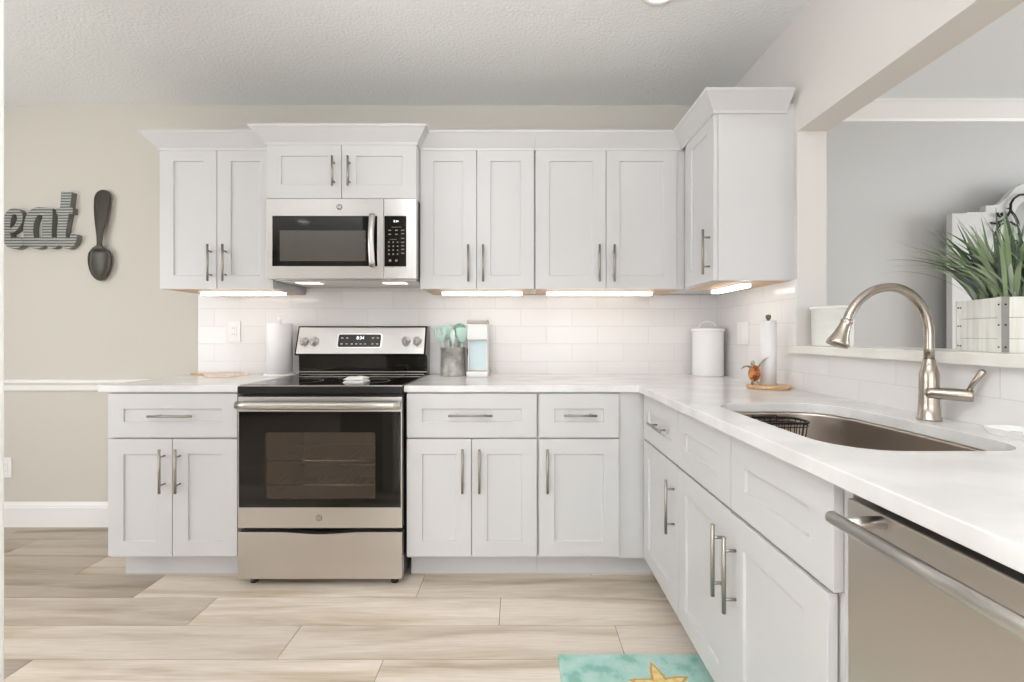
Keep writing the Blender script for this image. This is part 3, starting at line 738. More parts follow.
# ------------------------------------------------------------------ microwave
MX0, MX1, MF, MZ0, MZ1 = -1.268, -0.5115, 0.43, 1.428, 1.832
t_ = thing('microwave', 'stainless over-the-range microwave with a black window', 'microwave', ((MX0+MX1)/2, -0.2, MZ0))
bm = B(); bxd(bm, MX0+0.004, MX1-0.001, 0.0095, 0.392, 1.4305, 1.8315); obj('body', bm, M['blackm'], t_)
bm = B(); bxd(bm, MX0+0.02, MX1-0.012, 0.02, 0.385, 1.424, 1.4303); bp_ = obj('bottom_panel', bm, M['steelH'], t_); tag(bp_, 'stainless underside panel')
for x in (-1.12, -0.66):
    bm = B(); bxd(bm, x-0.06, x+0.06, 0.24, 0.31, 1.4215, 1.4238); tag(obj('cooktop_lamp', bm, M['hood'], bp_), 'small glowing cooktop lamp')
XS = -0.6765    # seam between door and controls
bm = B(); prism(bm, [(MX0, MZ0), (XS-0.001, MZ0), (XS-0.001, MZ1), (MX0, MZ1)], [[(-1.237, 1.492), (-0.709, 1.492), (-0.709, 1.744), (-1.237, 1.744)]], -MF, -0.393, 'y'); md = obj('door', bm, M['steelH'], t_, bevel=0.002)
bm = B(); bxd(bm, -1.2368, -0.7092, 0.40, MF-0.001, 1.4922, 1.7438); tag(obj('door_glass', bm, M['black'], md), 'black glass')
bm = B(); bxd(bm, -1.199, -0.768, MF-0.0008, MF+0.0006, 1.517, 1.671); tag(obj('door_window', bm, M['mwglass'], md), 'grey mesh window')
bm = B(); pts = []
for k in range(13): u = k/12; pts.append((-0.728, -MF-0.018-0.022*sin(pi*u), 1.486+0.262*u))
tube(bm, pts, 0.0150, 14, flat=0.7)
for z in (1.492, 1.742): tube(bm, [(-0.728, -MF-0.020, z), (-0.728, -MF+0.002, z)], 0.009, 10)
tag(obj('handle', bm, M['steelV'], md), 'bowed stainless handle')
bm = B(); prism(bm, [(XS+0.001, MZ0), (MX1, MZ0), (MX1, MZ1), (XS+0.001, MZ1)], [[(XS+0.004, 1.490), (-0.563, 1.490), (-0.563, 1.744), (XS+0.004, 1.744)]], -MF, -0.393, 'y'); cpn = obj('control_panel', bm, M['steelH'], t_, bevel=0.002)
bm = B(); bxd(bm, XS+0.0043, -0.5633, 0.40, MF-0.001, 1.4903, 1.7437); kp = obj('keypad', bm, M['black'], cpn)
text_mesh('display_digits', '8:34', 0.015, (-0.614, -MF-0.0004, 1.717), FRONT, M['digit'], t_, 0.0003)
bm = B()
def key(x, z, w_=0.007, h_=0.0025):
    bm = B(); bxd(bm, x-w_, x+w_, MF-0.0008, MF+0.0002, z-h_, z+h_); obj('key', bm, M['keyd'], kp)
for x in (-0.646, -0.612, -0.580): key(x, 1.672); key(x, 1.652) if x != -0.580 else key(x, 1.655)
for z in (1.632, 1.612, 1.594, 1.576, 1.556): key(-0.580, z)
for z in (1.612, 1.592, 1.572, 1.552):
    for x in (-0.650, -0.628, -0.606): key(x, z, 0.0035, 0.0033)
for x in (-0.644, -0.612): key(x, 1.520, 0.006, 0.005)
key(-0.612, 1.688, 0.024, 0.001); key(-0.628, 1.626, 0.018, 0.001)
bm = B(); lathe(bm, (-0.899, -MF, 1.789), [(0, -0.0016), (0.0145, -0.0016), (0.0155, -0.0008), (0.0155, 0)], 32, 'y'); obj('emblem', bm, M['keyd'], md)
text_mesh('emblem_letters', 'GE', 0.018, (-0.899, -MF-0.0018, 1.789), FRONT, M['chrome'], t_, 0.0003)

# ------------------------------------------------------------------ dishwasher
t_ = thing('dishwasher', 'stainless dishwasher with a long bar handle under the side countertop', 'dishwasher', (0.9, -2.2, 0))
bm = B(); bxd(bm, 0.62, 1.17, 1.9, 2.495, 0.10, 0.880); obj('tub', bm, M['blackm'], t_)
bm = B(); bxd(bm, 0.580, 0.619, 1.899, 2.496, 0.115, 0.859); tag(obj('door', bm, M['steelDW'], t_, bevel=0.003), 'brushed stainless door')
bm = B(); bxd(bm, 0.640, 0.665, 1.9, 2.495, 0.0005, 0.0995); obj('toe_kick', bm, M['blackm'], t_)
bm = B(); tube(bm, [(0.515, -1.952, 0.846), (0.515, -2.45, 0.846)], 0.0105, 20)
for d in (1.975, 2.42): tube(bm, [(0.515, -d, 0.846), (0.580, -d, 0.846)], [0.0085, 0.0105], 14)
obj('handle', bm, M['barsteel'], t_)
bm = B(); lathe(bm, (0.6195, -1.912, 0.872), [(0, -0.003), (0.003, -0.003), (0.004, 0), (0, 0)], 12, 'x'); obj('mounting_screw', bm, M['chrome'], t_)
t2 = thing('end_panel', 'white cabinet end panel beyond the dishwasher', 'panel', (0.88, -2.51, 0))
bm = B(); bxd(bm, 0.578, 1.19, 2.4985, 2.518, 0.0005, 0.8835); obj('panel', bm, M['cab'], t2); 

# ------------------------------------------------------------------ countertop items
CT = 0.9143
def paper_towel(label, x, y, z, r, h, base=None):
    t_ = thing('paper_towel_roll', label, 'paper towel', (x, y, z))
    bm = B(); n_ = 48; prof = [(0.019, z), (r, z), (r, z+h), (0.019, z+h), (0.019, z)]
    lathe(bm, (x, y, 0), prof, n_); obj('roll', bm, M['paper'], t_)
    return t_
t_ = thing('paper_towel_holder', 'white upright paper towel holder standing left of the range', 'paper towel holder', (-1.364, -0.12, CT))
bm = B(); lathe(bm, (-1.364, -0.12, CT), [(0, 0), (0.085, 0), (0.085, 0.006), (0.080, 0.010), (0, 0.010)], 40); obj('base', bm, M['plastic'], t_)
bm = B(); lathe(bm, (-1.364, -0.12, CT), [(0.007, 0.010), (0.007, 0.31), (0.010, 0.313), (0.013, 0.322), (0.011, 0.332), (0, 0.336)], 20); obj('post', bm, M['plastic'], t_)
paper_towel('wide white paper towel roll on the holder left of the range', -1.364, -0.12, CT+0.0105, 0.067, 0.285)

def board(label, x, y, z, r, ang, th, m_, hole=True):
    bm = B(); pts = []
    a_h = 0.22
    for k in range(41):
        a = a_h+(2*pi-2*a_h)*k/40; pts.append((r*cos(a), r*sin(a)*0.86))
    w_ = pts[0][1]; hl = 0.045
    pts += [(r+hl*0.3, -w_*0.7), (r+hl*0.8, -w_*0.75), (r+hl, 0), (r+hl*0.8, w_*0.75), (r+hl*0.3, w_*0.7)]
    pts = [(x+p*cos(ang)-q*sin(ang), y+p*sin(ang)+q*cos(ang)) for p, q in pts]
    hx, hy = x+(r+hl*0.62)*cos(ang), y+(r+hl*0.62)*sin(ang)
    hole_ = [(hx+0.006*cos(-a*pi/4), hy+0.006*sin(-a*pi/4)) for a in range(8)]
    prism(bm, pts, [hole_], z, z+th, 'z'); return tag(obj('serving_board', bm, m_, bevel=0.003, ang=50), label, 'board')
board('round pale wood serving board nearer the range, its handle to the right', -1.655, -0.165, CT, 0.095, 0.1, 0.018, M['bleached'])
board('thin tan wood board lying behind the round board, its handle to the left', -1.812, -0.075, CT, 0.048, pi+0.1, 0.010, M['wood'])

# crock with utensils
cx0, cy0 = -0.372, -0.125
bm = B(); R_ = 0.071
lathe(bm, (cx0, cy0, CT), [(0, 0), (R_, 0), (R_, 0.003), (R_-0.001, 0.006), (R_-0.001, 0.156), (R_+0.0015, 0.157), (R_+0.0015, 0.162), (R_-0.004, 0.162), (R_-0.004, 0.008), (0, 0.008)], 48)
tag(obj('utensil_crock', bm, M['galv']), 'mottled grey metal crock holding cooking utensils', 'crock')
def utensil(name, label, bx, by, tx, ty, zt, kind, m_, rot=0.0):
    """handle from inside the crock up to (tx, ty, zt), the head's top"""
    t_ = thing(name, label, 'utensil', (bx, by, CT+0.01), 'utensils in the grey crock')
    b0 = Vector((bx, by, CT+0.0105)); tp = Vector((tx, ty, zt)); ax = (tp-b0).normalized(); hl = 0.085
    nk = tp-ax*hl
    bm = B(); tube(bm, [tuple(b0), tuple(b0.lerp(nk, 0.6)), tuple(nk)], [0.0065, 0.0055, 0.0045], 10); obj('handle', bm, m_, t_)
    side = Vector((cos(rot), -sin(rot), 0)); side = (side-ax*side.dot(ax)).normalized(); fr = ax.cross(side)
    bm = B(); rows = []
    W_ = {'spoon': 0.030, 'turner': 0.036, 'ladle': 0.040, 'fork': 0.038}[kind]
    NS = 14
    for i in range(NS+1):
        u = i/NS
        if kind == 'turner' or kind == 'fork': wd = W_*(0.16+0.84*min(1, u*2.2)**0.7)*(1 if u < 0.9 else math.sqrt(max(0.0, 1-((u-0.9)/0.1)**2))*0.35+0.65); cup = 0.006
        else: wd = W_*math.sqrt(max(0.02, 1-(2*u-1)**2)); cup = 0.014 if kind == 'spoon' else 0.026
        row = []
        for j in range(7):
            s = j/6*2-1; row.append(nk+ax*(hl*u)+side*(wd*s)+fr*(cup*(s*s-1)*math.sin(pi*min(1, max(0, u)))))
        rows.append(row)
    vs = [[bm.verts.new(p) for p in r_] for r_ in rows]
    for i in range(NS):
        for j in range(6):
            if kind == 'fork' and 5 <= i <= 11 and j in (1, 3) : continue
            f = bm.faces.new((vs[i][j], vs[i][j+1], vs[i+1][j+1], vs[i+1][j])); f.smooth = True
    o = obj('head', bm, m_, t_); sd_ = o.modifiers.new('solid', 'SOLIDIFY'); sd_.thickness = 0.003; sd_.offset = 0
utensil('slotted_turner', 'pale mint slotted turner leaning left out of the crock', cx0-0.022, cy0-0.015, -0.445, -0.16, 1.192, 'fork', M['mint'], 0.35)
utensil('serving_spoon', 'mint spoon standing behind the slotted turner', cx0-0.02, cy0+0.035, -0.412, -0.07, 1.205, 'spoon', M['mint'])
utensil('spatula', 'pale mint narrow spatula upright in the middle of the crock', cx0+0.0, cy0-0.04, -0.366, -0.155, 1.178, 'spoon', M['mintpale'], 1.0)
utensil('ladle', 'sage green ladle at the back right of the crock', cx0+0.015, cy0+0.04, -0.338, -0.068, 1.212, 'ladle', M['green'])
utensil('turner', 'mint solid turner leaning right out of the crock', cx0+0.045, cy0-0.01, -0.315, -0.15, 1.187, 'turner', M['mint'], -0.3)

# slim coffee maker
t_ = thing('coffee_maker', 'slim white and pale blue single-cup coffee maker beside the crock', 'coffee maker', (-0.222, -0.17, CT))
X0, X1 = -0.279, -0.169
bm = B(); bxd(bm, X0, X1, 0.085, 0.165, CT+0.03, CT+0.292); bxd(bm, X0, X1, 0.1655, 0.22, CT+0.205, CT+0.292); bxd(bm, X0, X0+0.008, 0.1655, 0.19, CT+0.03, CT+0.205); bxd(bm, X1-0.008, X1, 0.1655, 0.19, CT+0.03, CT+0.205); obj('housing', bm, M['plastic'], t_, bevel=0.006, seg=3)
bm = B(); bxd(bm, X0+0.010, X1-0.010, 0.1655, 0.1685, CT+0.04, CT+0.20); tag(obj('back_panel', bm, M['aqua'], t_), 'pale blue recess panel')
bm = B(); bxd(bm, X0-0.004, X1+0.004, 0.08, 0.235, CT, CT+0.0295); obj('drip_tray', bm, M['plastic'], t_, bevel=0.006, seg=3)
bm = B(); bxd(bm, X0-0.001, X1+0.001, 0.084, 0.222, CT+0.2925, CT+0.315); tag(obj('lid', bm, M['grey'], t_, bevel=0.005, seg=3), 'warm grey lid')
bm = B(); tube(bm, [(X0+0.02, -0.0845, CT+0.05), (X0-0.01, -0.07, CT+0.10), (X0-0.018, -0.06, CT+0.145), (X0-0.008, -0.045, CT+0.165), (X0-0.002, -0.03, CT+0.15), (X0-0.006, -0.02, CT+0.12), (X0+0.02, -0.0125, CT+0.10)], 0.0035, 8); tag(obj('power_cord', bm, M['blackm'], t_), 'black cord')

# canister
t_ = thing('canister', 'tall white lidded canister standing in the corner', 'canister', (1.083, -0.125, CT))
bm = B(); lathe(bm, (1.083, -0.125, CT), [(0, 0), (0.083, 0), (0.085, 0.004), (0.085, 0.242), (0.087, 0.246), (0.087, 0.250), (0.083, 0.252), (0, 0.252)], 56); obj('body', bm, M['ceramic'], t_)
bm = B(); lathe(bm, (1.083, -0.125, CT), [(0, 0.2525), (0.089, 0.2525), (0.090, 0.255), (0.090, 0.264), (0.086, 0.268), (0.05, 0.272), (0, 0.273)], 56); ld = obj('lid', bm, M['ceramic'], t_)
bm = B(); tube(bm, [(1.083+0.045*cos(a), -0.125-0.012*cos(a), CT+0.269+0.040*sin(a)) for a in [pi*k/12 for k in range(13)]], 0.004, 10); obj('lid_handle', bm, M['ceramic'], ld)

# right-hand towel roll on its wooden tray with the turtle figure
tx, ty = 1.086, -0.742
t_ = thing('paper_towel_holder', 'round wooden paper towel holder by the side wall splashback', 'paper towel holder', (tx, ty, CT))
bm = B(); lathe(bm, (tx, ty, CT), [(0, 0), (0.082, 0), (0.086, 0.003), (0.088, 0.009), (0.086, 0.014), (0.081, 0.016), (0, 0.016)], 56); obj('base', bm, M['wood'], t_)
bm = B(); lathe(bm, (tx, ty, CT), [(0.007, 0.016), (0.007, 0.292), (0.004, 0.295), (0.009, 0.300), (0.0115, 0.309), (0.009, 0.317), (0, 0.320)], 20); tag(obj('post', bm, mat('aged_metal_post', '#6d6a58', 0.4, 0.5), t_), 'dull metal post with a round knob')
paper_towel('slim white paper towel roll on the wooden holder', tx+0.0, ty, CT+0.0165, 0.031, 0.275)
t_ = thing('turtle_figurine', 'small amber sea turtle figurine with raised flippers beside the slim towel roll', 'figurine', (1.016, -0.76, CT+0.016))
bx_, by_, bz_ = 1.016, -0.760, CT+0.016
def ellip(bm, c_, rx, ry, rz, rot=None, u=20, v=12):
    r_ = bmesh.ops.create_uvsphere(bm, u_segments=u, v_segments=v, radius=1)
    mtx = Matrix.Translation(Vector(c_)) @ (rot.to_matrix().to_4x4() if rot else Matrix.Identity(4)) @ Matrix.Diagonal((rx, ry, rz, 1))
    bmesh.ops.transform(bm, matrix=mtx, verts=r_['verts'])
    for vv in r_['verts']:
        for f in vv.link_faces: f.smooth = True
bm = B(); ellip(bm, (bx_, by_, bz_+0.050), 0.026, 0.016, 0.037, Euler((0.15, -0.12, 0)), 24, 16); obj('shell', bm, M['turtle'], t_)
bm = B(); ellip(bm, (bx_-0.008, by_-0.002, bz_+0.094), 0.009, 0.008, 0.012); tube(bm, [(bx_-0.005, by_, bz_+0.075), (bx_-0.008, by_-0.001, bz_+0.09)], [0.009, 0.007], 12); obj('head', bm, M['flipper'], t_)
def flip(pts, rs): 
    bm = B(); tube(bm, [(bx_+a, by_+b_, bz_+c_) for a, b_, c_ in pts], rs, 12, flat=0.4); obj('flipper', bm, M['flipper'], t_)
flip([(-0.014, 0, 0.072), (-0.03, -0.004, 0.082), (-0.048, -0.008, 0.079), (-0.062, -0.010, 0.069)], [0.010, 0.010, 0.008, 0.002])
flip([(0.012, 0, 0.070), (0.022, -0.004, 0.088), (0.038, -0.006, 0.108), (0.060, -0.008, 0.122)], [0.010, 0.011, 0.009, 0.002])
flip([(-0.008, 0, 0.022), (-0.011, -0.003, 0.010), (-0.012, -0.004, 0.001)], [0.007, 0.007, 0.004])
flip([(0.008, 0, 0.022), (0.014, -0.003, 0.012), (0.022, -0.004, 0.002)], [0.007, 0.008, 0.004])

# white dish at the right-hand edge
bm = B(); ol = rrect(1.098, 1.186, -1.76, -1.615, 0.02, 6)
def scaled(lp_, s, z): cx_, cy_ = 1.142, -1.6875; return [bm.verts.new((cx_+(x-cx_)*s, cy_+(y-cy_)*s, z)) for x, y in lp_]
rr_ = [scaled(ol, 0.86, CT), scaled(ol, 1.0, CT+0.015), scaled(ol, 0.97, CT+0.0155), scaled(ol, 0.84, CT+0.004)]
for a, b2 in zip(rr_, rr_[1:]):
    for k in range(len(a)): bm.faces.new((a[k], a[(k+1) % len(a)], b2[(k+1) % len(a)], b2[k]))
bm.faces.new(rr_[0][::-1]); bm.faces.new(rr_[-1])
tag(obj('soap_dish', bm, M['ceramic'], smooth=False), 'shallow white dish on the countertop right of the faucet', 'dish')

# pail on the ledge
t_ = thing('planter_pail', 'white embossed pail standing on the ledge against the jamb', 'pail', (1.293, -0.842, 1.1004))
bm = B(); lathe(bm, (1.293, -0.842, 1.1004), [(0, 0), (0.070, 0), (0.071, 0.004), (0.074, 0.150), (0.077, 0.152), (0.078, 0.156), (0.076, 0.161), (0.072, 0.159), (0.067, 0.006), (0, 0.006)], 56)
obj('pail_body', bm, M['embossed'], t_)
bm = B()
for k in range(7):
    r_ = 0.0708+0.003*(0.02+k*0.02)/0.15; h = 0.02+k*0.02
    lathe(bm, (1.293, -0.842, 1.1004+h), [(r_, -0.0015), (r_+0.0015, 0), (r_, 0.0015), (r_, -0.0015)], 56)
obj('raised_bands', bm, M['embossed'], t_)

# planter box with grass
PCX, PCY, PS, PA = 1.306, -1.503, 0.0875, math.radians(16)
PZ = 1.1004
def prot(u, v): return (PCX+u*cos(PA)+v*sin(PA), PCY-u*sin(PA)*1+v*cos(PA))
# near-left corner should sit at (1.223, -1.553) with the left side running back to (1.27, -1.385)
ux, uy = Vector((cos(-PA), sin(-PA))), Vector((sin(PA), cos(PA)))
cor = Vector((1.222, -1.556))
def pl(u, v): q = cor+ux*u+uy*v; return (q.x, q.y)
t_ = thing('planter_box', 'square whitewashed wood planter box with riveted corner strips on the ledge', 'planter', (pl(0.0875, 0.0875)[0], pl(0.0875, 0.0875)[1], PZ))
SZ = 0.175
bm = B()
def pbox2(bm, u0, u1, v0, v1, z0, z1):
    c_ = [(*pl(u, v), z) for z in (z0, z1) for u, v in ((u0, v0), (u1, v0), (u1, v1), (u0, v1))]; vs = [bm.verts.new(q) for q in c_]
    for f in ((0,3,2,1),(4,5,6,7),(0,1,5,4),(1,2,6,5),(2,3,7,6),(3,0,4,7)): bm.faces.new([vs[i] for i in f])
for k, (z0, z1) in enumerate(((0.0, 0.0345), (0.0353, 0.0885), (0.0893, 0.141))):
    pbox2(bm, 0.002, SZ-0.002, 0.002, 0.012, PZ+z0, PZ+z1); pbox2(bm, 0.002, SZ-0.002, SZ-0.012, SZ-0.002, PZ+z0, PZ+z1)
    pbox2(bm, 0.002, 0.012, 0.012, SZ-0.012, PZ+z0, PZ+z1); pbox2(bm, SZ-0.012, SZ-0.002, 0.012, SZ-0.012, PZ+z0, PZ+z1)
pbox2(bm, 0.012, SZ-0.012, 0.012, SZ-0.012, PZ, PZ+0.012)
obj('box', bm, M['plankwood'], t_, bevel=0.001)
bm = B(); pbox2(bm, 0.0125, SZ-0.0125, 0.0125, SZ-0.0125, PZ+0.0125, PZ+0.13); tag(obj('soil', bm, mat('dark_soil', '#3b3226', 0.95), t_), 'dark soil')
for iu, (u0, v0) in enumerate(((0, 0), (SZ, 0), (0, SZ), (SZ, SZ))):
    su, sv = (1 if u0 == 0 else -1), (1 if v0 == 0 else -1)
    bm = B(); wv_ = 0.015
    pbox2(bm, *sorted((u0, u0+su*wv_)), *sorted((v0, v0+sv*0.0018)), PZ+0.001, PZ+0.1415)
    o = obj('corner_strip', bm, M['zinc'], t_)
    bm = B(); pbox2(bm, *sorted((u0, u0+su*0.0018)), *sorted((v0+sv*0.002, v0+sv*wv_)), PZ+0.001, PZ+0.1415); o2 = obj('corner_strip', bm, M['plankwood'], t_)
    bm = B()
    for z in (0.014, 0.070, 0.122):
        for (uu, vv, ax_) in ((u0+su*0.0075, v0, 'v'), (u0, v0+sv*0.010, 'u'), (u0, v0+sv*0.155, 'u') if iu == 0 else (u0, v0+sv*0.010, 'u')):
            q = Vector((*pl(uu, vv), PZ+z)); nrm = Vector((*(-uy*sv if ax_ == 'v' else -ux*su), 0))
            bm = B(); tube(bm, [tuple(q), tuple(q+nrm*0.0015)], [0.0026, 0.0018], 8); obj('rivet', bm, M['dark'], t_)

bm = B(); col = bm.verts.layers.float_color.new('print')
rn = random.Random(12)
for k in range(250):
    u, v = rn.uniform(0.02, SZ-0.02), rn.uniform(0.02, SZ-0.02); bx0, by0 = pl(u, v)
    a = rn.uniform(0, 2*pi)
    lean = rn.uniform(0.05, 0.85); L_ = rn.uniform(0.14, 0.27)
    if rn.random() < 0.24: a = pi+rn.uniform(-0.9, 0.8); lean = rn.uniform(0.8, 1.5); L_ = rn.uniform(0.18, 0.29); bx0, by0 = pl(rn.uniform(0.02, 0.06), rn.uniform(0.02, SZ-0.02))
    dx, dy = cos(a), sin(a); w0 = rn.uniform(0.0022, 0.0058)
    g1 = rn.uniform(0, 1); c1 = (0.19+0.18*g1, 0.29+0.18*g1, 0.135+0.13*g1, 1)
    if rn.random() < 0.2: c1 = (0.08, 0.11, 0.085, 1)
    if rn.random() < 0.2: c1 = (0.46, 0.52, 0.40, 1)
    N_ = 10; p = Vector((bx0, by0, PZ+0.129)); th_ = 0.12+0.1*rn.random(); prev = None
    for i in range(N_+1):
        u_ = i/N_; w_ = w0*(1-u_**2.2)*(0.7+0.6*min(1, u_*3))+0.0003
        side = Vector((-dy, dx, 0)); q = p+side*w_; q2 = p-side*w_; mid = p+Vector((dx*0.0, 0, -0.3*w_))
        a1, am, a2 = bm.verts.new(q), bm.verts.new(mid), bm.verts.new(q2)
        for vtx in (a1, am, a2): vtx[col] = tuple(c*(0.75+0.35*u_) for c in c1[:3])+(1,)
        if prev:
            for (s0, s1, e0, e1) in ((prev[0], prev[1], a1, am), (prev[1], prev[2], am, a2)):
                f = bm.faces.new((s0, s1, e1, e0)); f.smooth = True
        prev = (a1, am, a2)
        th_ = 0.15+lean*(0.25+0.75*u_)*1.15
        p = p+Vector((dx*sin(th_), dy*sin(th_), cos(th_)))*(L_/N_)
bmesh.ops.translate(bm, verts=bm.verts, vec=Vector((0, 0, 0)))
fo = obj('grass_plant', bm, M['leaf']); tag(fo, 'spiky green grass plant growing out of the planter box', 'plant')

# ------------------------------------------------------------------ ornate frame beyond the pass-through
t_ = thing('framed_mirror', 'white arched frame with black iron scrollwork standing behind the grass plant', 'mirror', (3.05, -0.115, 0.9))
half = [(2.47, 1.838), (2.552, 1.840), (2.556, 1.846), (2.66, 1.846), (2.662, 1.882), (2.735, 1.888), (2.78, 1.925), (2.83, 1.985), (2.875, 2.008), (2.95, 2.012)]
top = half+[(6.1-x, z) for x, z in reversed(half)]
arch = [(2.83+0.22-0.22*cos(pi*k/16), 1.83+0.12*sin(pi*k/16)) for k in range(17)]
inner = [(2.83, 0.70)]+arch+[(3.27, 0.70)]
bm = B(); prism(bm, [(2.47, 0.55)]+top+[(3.63, 0.55)], [inner], -0.135, -0.10, 'y'); obj('frame', bm, mat('aged_white_frame', '#d3d2d0', 0.5), t_, bevel=0.004)
bm = B(); bxd(bm, 2.80, 3.30, 0.095, 0.0995, 0.66, 1.965); tag(obj('mirror_pane', bm, mat('grey_pane', '#b7b7b6', 0.15), t_), 'grey pane')
bm = B()
def sw(pts, r=0.006): tube(bm, [(x, -0.150, z) for x, z in pts], r, 8)
def PXZ(px, py, s=176.5): return ((px-518)/s, 1.145+(335-py)/s)
spiral = [PXZ(999.8+cos(a)*(0.8+a*0.42), 214-sin(a)*(0.8+a*0.42)) for a in [k*0.35 for k in range(0, 17)]]
sw([PXZ(999.5, 214.5), PXZ(1001, 213), PXZ(1001.5, 215.5), PXZ(999.5, 217), PXZ(997, 215.5), PXZ(997, 212.8)], 0.005)
sw([PXZ(995, 223.5), PXZ(1001, 221), PXZ(1006, 217), PXZ(1009.8, 211), PXZ(1010, 204), PXZ(1013, 199), PXZ(1018, 195.5), PXZ(1026, 194), PXZ(1034, 196), PXZ(1041, 201), PXZ(1044, 208)])
sw([PXZ(1010, 211), PXZ(1014, 216), PXZ(1017, 222), PXZ(1018.5, 232), PXZ(1016, 250), PXZ(1018, 270)])
sw([PXZ(990, 223), PXZ(1000, 224.5), PXZ(1010, 222), PXZ(1016, 226)], 0.0045)
sw([PXZ(1000, 224), PXZ(994, 234), PXZ(1000, 244), PXZ(1008, 234), PXZ(1003, 225)], 0.0045)
for (px, py) in ((1010, 208), (1018, 240)): x, z = PXZ(px, py); tube(bm, [(x, -0.150, z), (x, -0.134, z)], 0.004, 8)
obj('iron_scrollwork', bm, M['iron'], t_)

# ------------------------------------------------------------------ wall letters and spoon
def WXZ(u, v, s=169.0): px, py = u/6.2, 180+v/6.2; return ((px-518)/s, 1.145+(335-py)/s)
def stroke(bm, pts, w_, th, smooth_n=6):
    P2 = [Vector(WXZ(*p)) for p in pts]
    # Catmull-Rom
    Q = []
    for i in range(len(P2)-1):
        p0 = P2[max(i-1, 0)]; p1, p2 = P2[i], P2[i+1]; p3 = P2[min(i+2, len(P2)-1)]
        for k in range(smooth_n):
            t = k/smooth_n; Q.append(0.5*((2*p1)+(p2-p0)*t+(2*p0-5*p1+4*p2-p3)*t*t+(3*p1-p0-3*p2+p3)*t**3))
    Q.append(P2[-1]); ws = w_ if isinstance(w_, list) else [w_]*len(pts)
    L_, R2 = [], []
    for i, q in enumerate(Q):
        t = (Q[min(i+1, len(Q)-1)]-Q[max(i-1, 0)]).normalized(); n = Vector((-t.y, t.x))
        f_ = i/(len(Q)-1)*(len(ws)-1); a = int(f_); b2 = min(a+1, len(ws)-1); wd = (ws[a]+(ws[b2]-ws[a])*(f_-a))/2
        L_.append(q+n*wd); R2.append(q-n*wd)
    for i in range(len(Q)-1):
        c_ = [L_[i], L_[i+1], R2[i+1], R2[i]]
        v0 = [bm.verts.new((c.x, -0.0005, c.y)) for c in c_]; v1 = [bm.verts.new((c.x, -th, c.y)) for c in c_]
        f = bm.faces.new(v1); f.material_index = 0
        bm.faces.new(v0[::-1]).material_index = 1
        bm.faces.new((v0[0], v0[1], v1[1], v1[0])).material_index = 1; bm.faces.new((v0[2], v0[3], v1[3], v1[2])).material_index = 1
        if i == 0: bm.faces.new((v0[3], v0[0], v1[0], v1[3])).material_index = 1
        if i == len(Q)-2: bm.faces.new((v0[1], v0[2], v1[2], v1[1])).material_index = 1
bm = B(); TH = 0.034
U = 1/6.2/169.0
stroke(bm, [(62, 318), (92, 300), (118, 262), (122, 222), (100, 194), (68, 200), (48, 232), (38, 290), (40, 350), (60, 392), (100, 402), (140, 376)], [30*U, 30*U, 34*U, 36*U, 36*U, 40*U, 46*U, 50*U, 52*U, 50*U, 48*U, 40*U], TH)
stroke(bm, [(305, 196), (262, 193), (226, 196), (196, 222), (180, 270), (176, 330), (188, 380), (222, 398), (262, 384), (290, 360)], [46*U, 48*U, 52*U, 60*U, 62*U, 62*U, 60*U, 56*U, 54*U, 50*U], TH-0.0004)
stroke(bm, [(298, 174), (294, 230), (290, 310), (294, 370), (316, 398), (356, 384)], [56*U, 62*U, 62*U, 58*U, 54*U, 50*U], TH-0.0008)
stroke(bm, [(412, 72), (402, 170), (386, 270), (380, 340), (390, 388), (420, 400), (448, 376), (458, 335)], [66*U, 62*U, 58*U, 56*U, 52*U, 50*U, 46*U, 40*U], TH-0.0012)
stroke(bm, [(348, 194), (400, 190), (450, 190)], [38*U, 38*U, 38*U], TH-0.0016)
stroke(bm, [(48, 380), (160, 380), (300, 380), (425, 380)], [50*U, 50*U, 50*U, 50*U], TH-0.0020)
tag(obj('wall_letters', bm, [M['corr'], M['corrside']]), 'corrugated metal letters spelling eat on the wall', 'wall sign')
# spoon
bm = B(); prof = [(0, 57), (16, 58.5), (30, 63), (42, 74), (50, 92), (53, 108), (52, 125), (50, 160), (44, 210), (36, 260), (26, 310), (20, 350), (17, 385), (18, 405), (30, 420), (56, 434), (68, 452), (73, 480), (72, 515), (64, 550), (50, 585), (32, 608), (14, 620), (0, 624)]
rings = []
def spx(v): return 626 - max(0, (v-90))*0.040 if v < 420 else 611
for w_, v in prof:
    x_, z_ = WXZ(spx(v), v); hw = max(w_, 0.5)*U*0.98; bowl = max(0.0, min(1, (v-415)/40.0))*max(0.0, min(1, (624-v)/60)) if v > 415 else 0
    bow = 0.020+0.012*math.sin(pi*(v-58)/566) if v <= 420 else 0.020
    ring = []
    for k in range(9):
        s = -1+k/4; front = bow+(0.006*(1-s*s) if v < 415 else -0.014*bowl*(1-s*s)+0.010); ring.append((x_+hw*s, -front, z_))
    back = []
    for k in range(9):
        s = 1-k/4; bk = bow-(0.006*math.sqrt(max(0, 1-s*s))+0.003 if v < 415 else 0.016*bowl*(1-s*s)+0.002); back.append((x_+hw*s*0.97, -max(bk, 0.0008), z_))
    rings.append([bm.verts.new(q) for q in ring+back])
n = 18
for a, b2 in zip(rings, rings[1:]):
    for k in range(n): f = bm.faces.new((a[k], a[(k+1) % n], b2[(k+1) % n], b2[k])); f.smooth = True
bm.faces.new(rings[0][::-1]); bm.faces.new(rings[-1])
o = obj('wall_spoon', bm, M['bronze']); tag(o, 'oversized dark metal spoon hanging on the wall', 'wall decor')
bm = B()
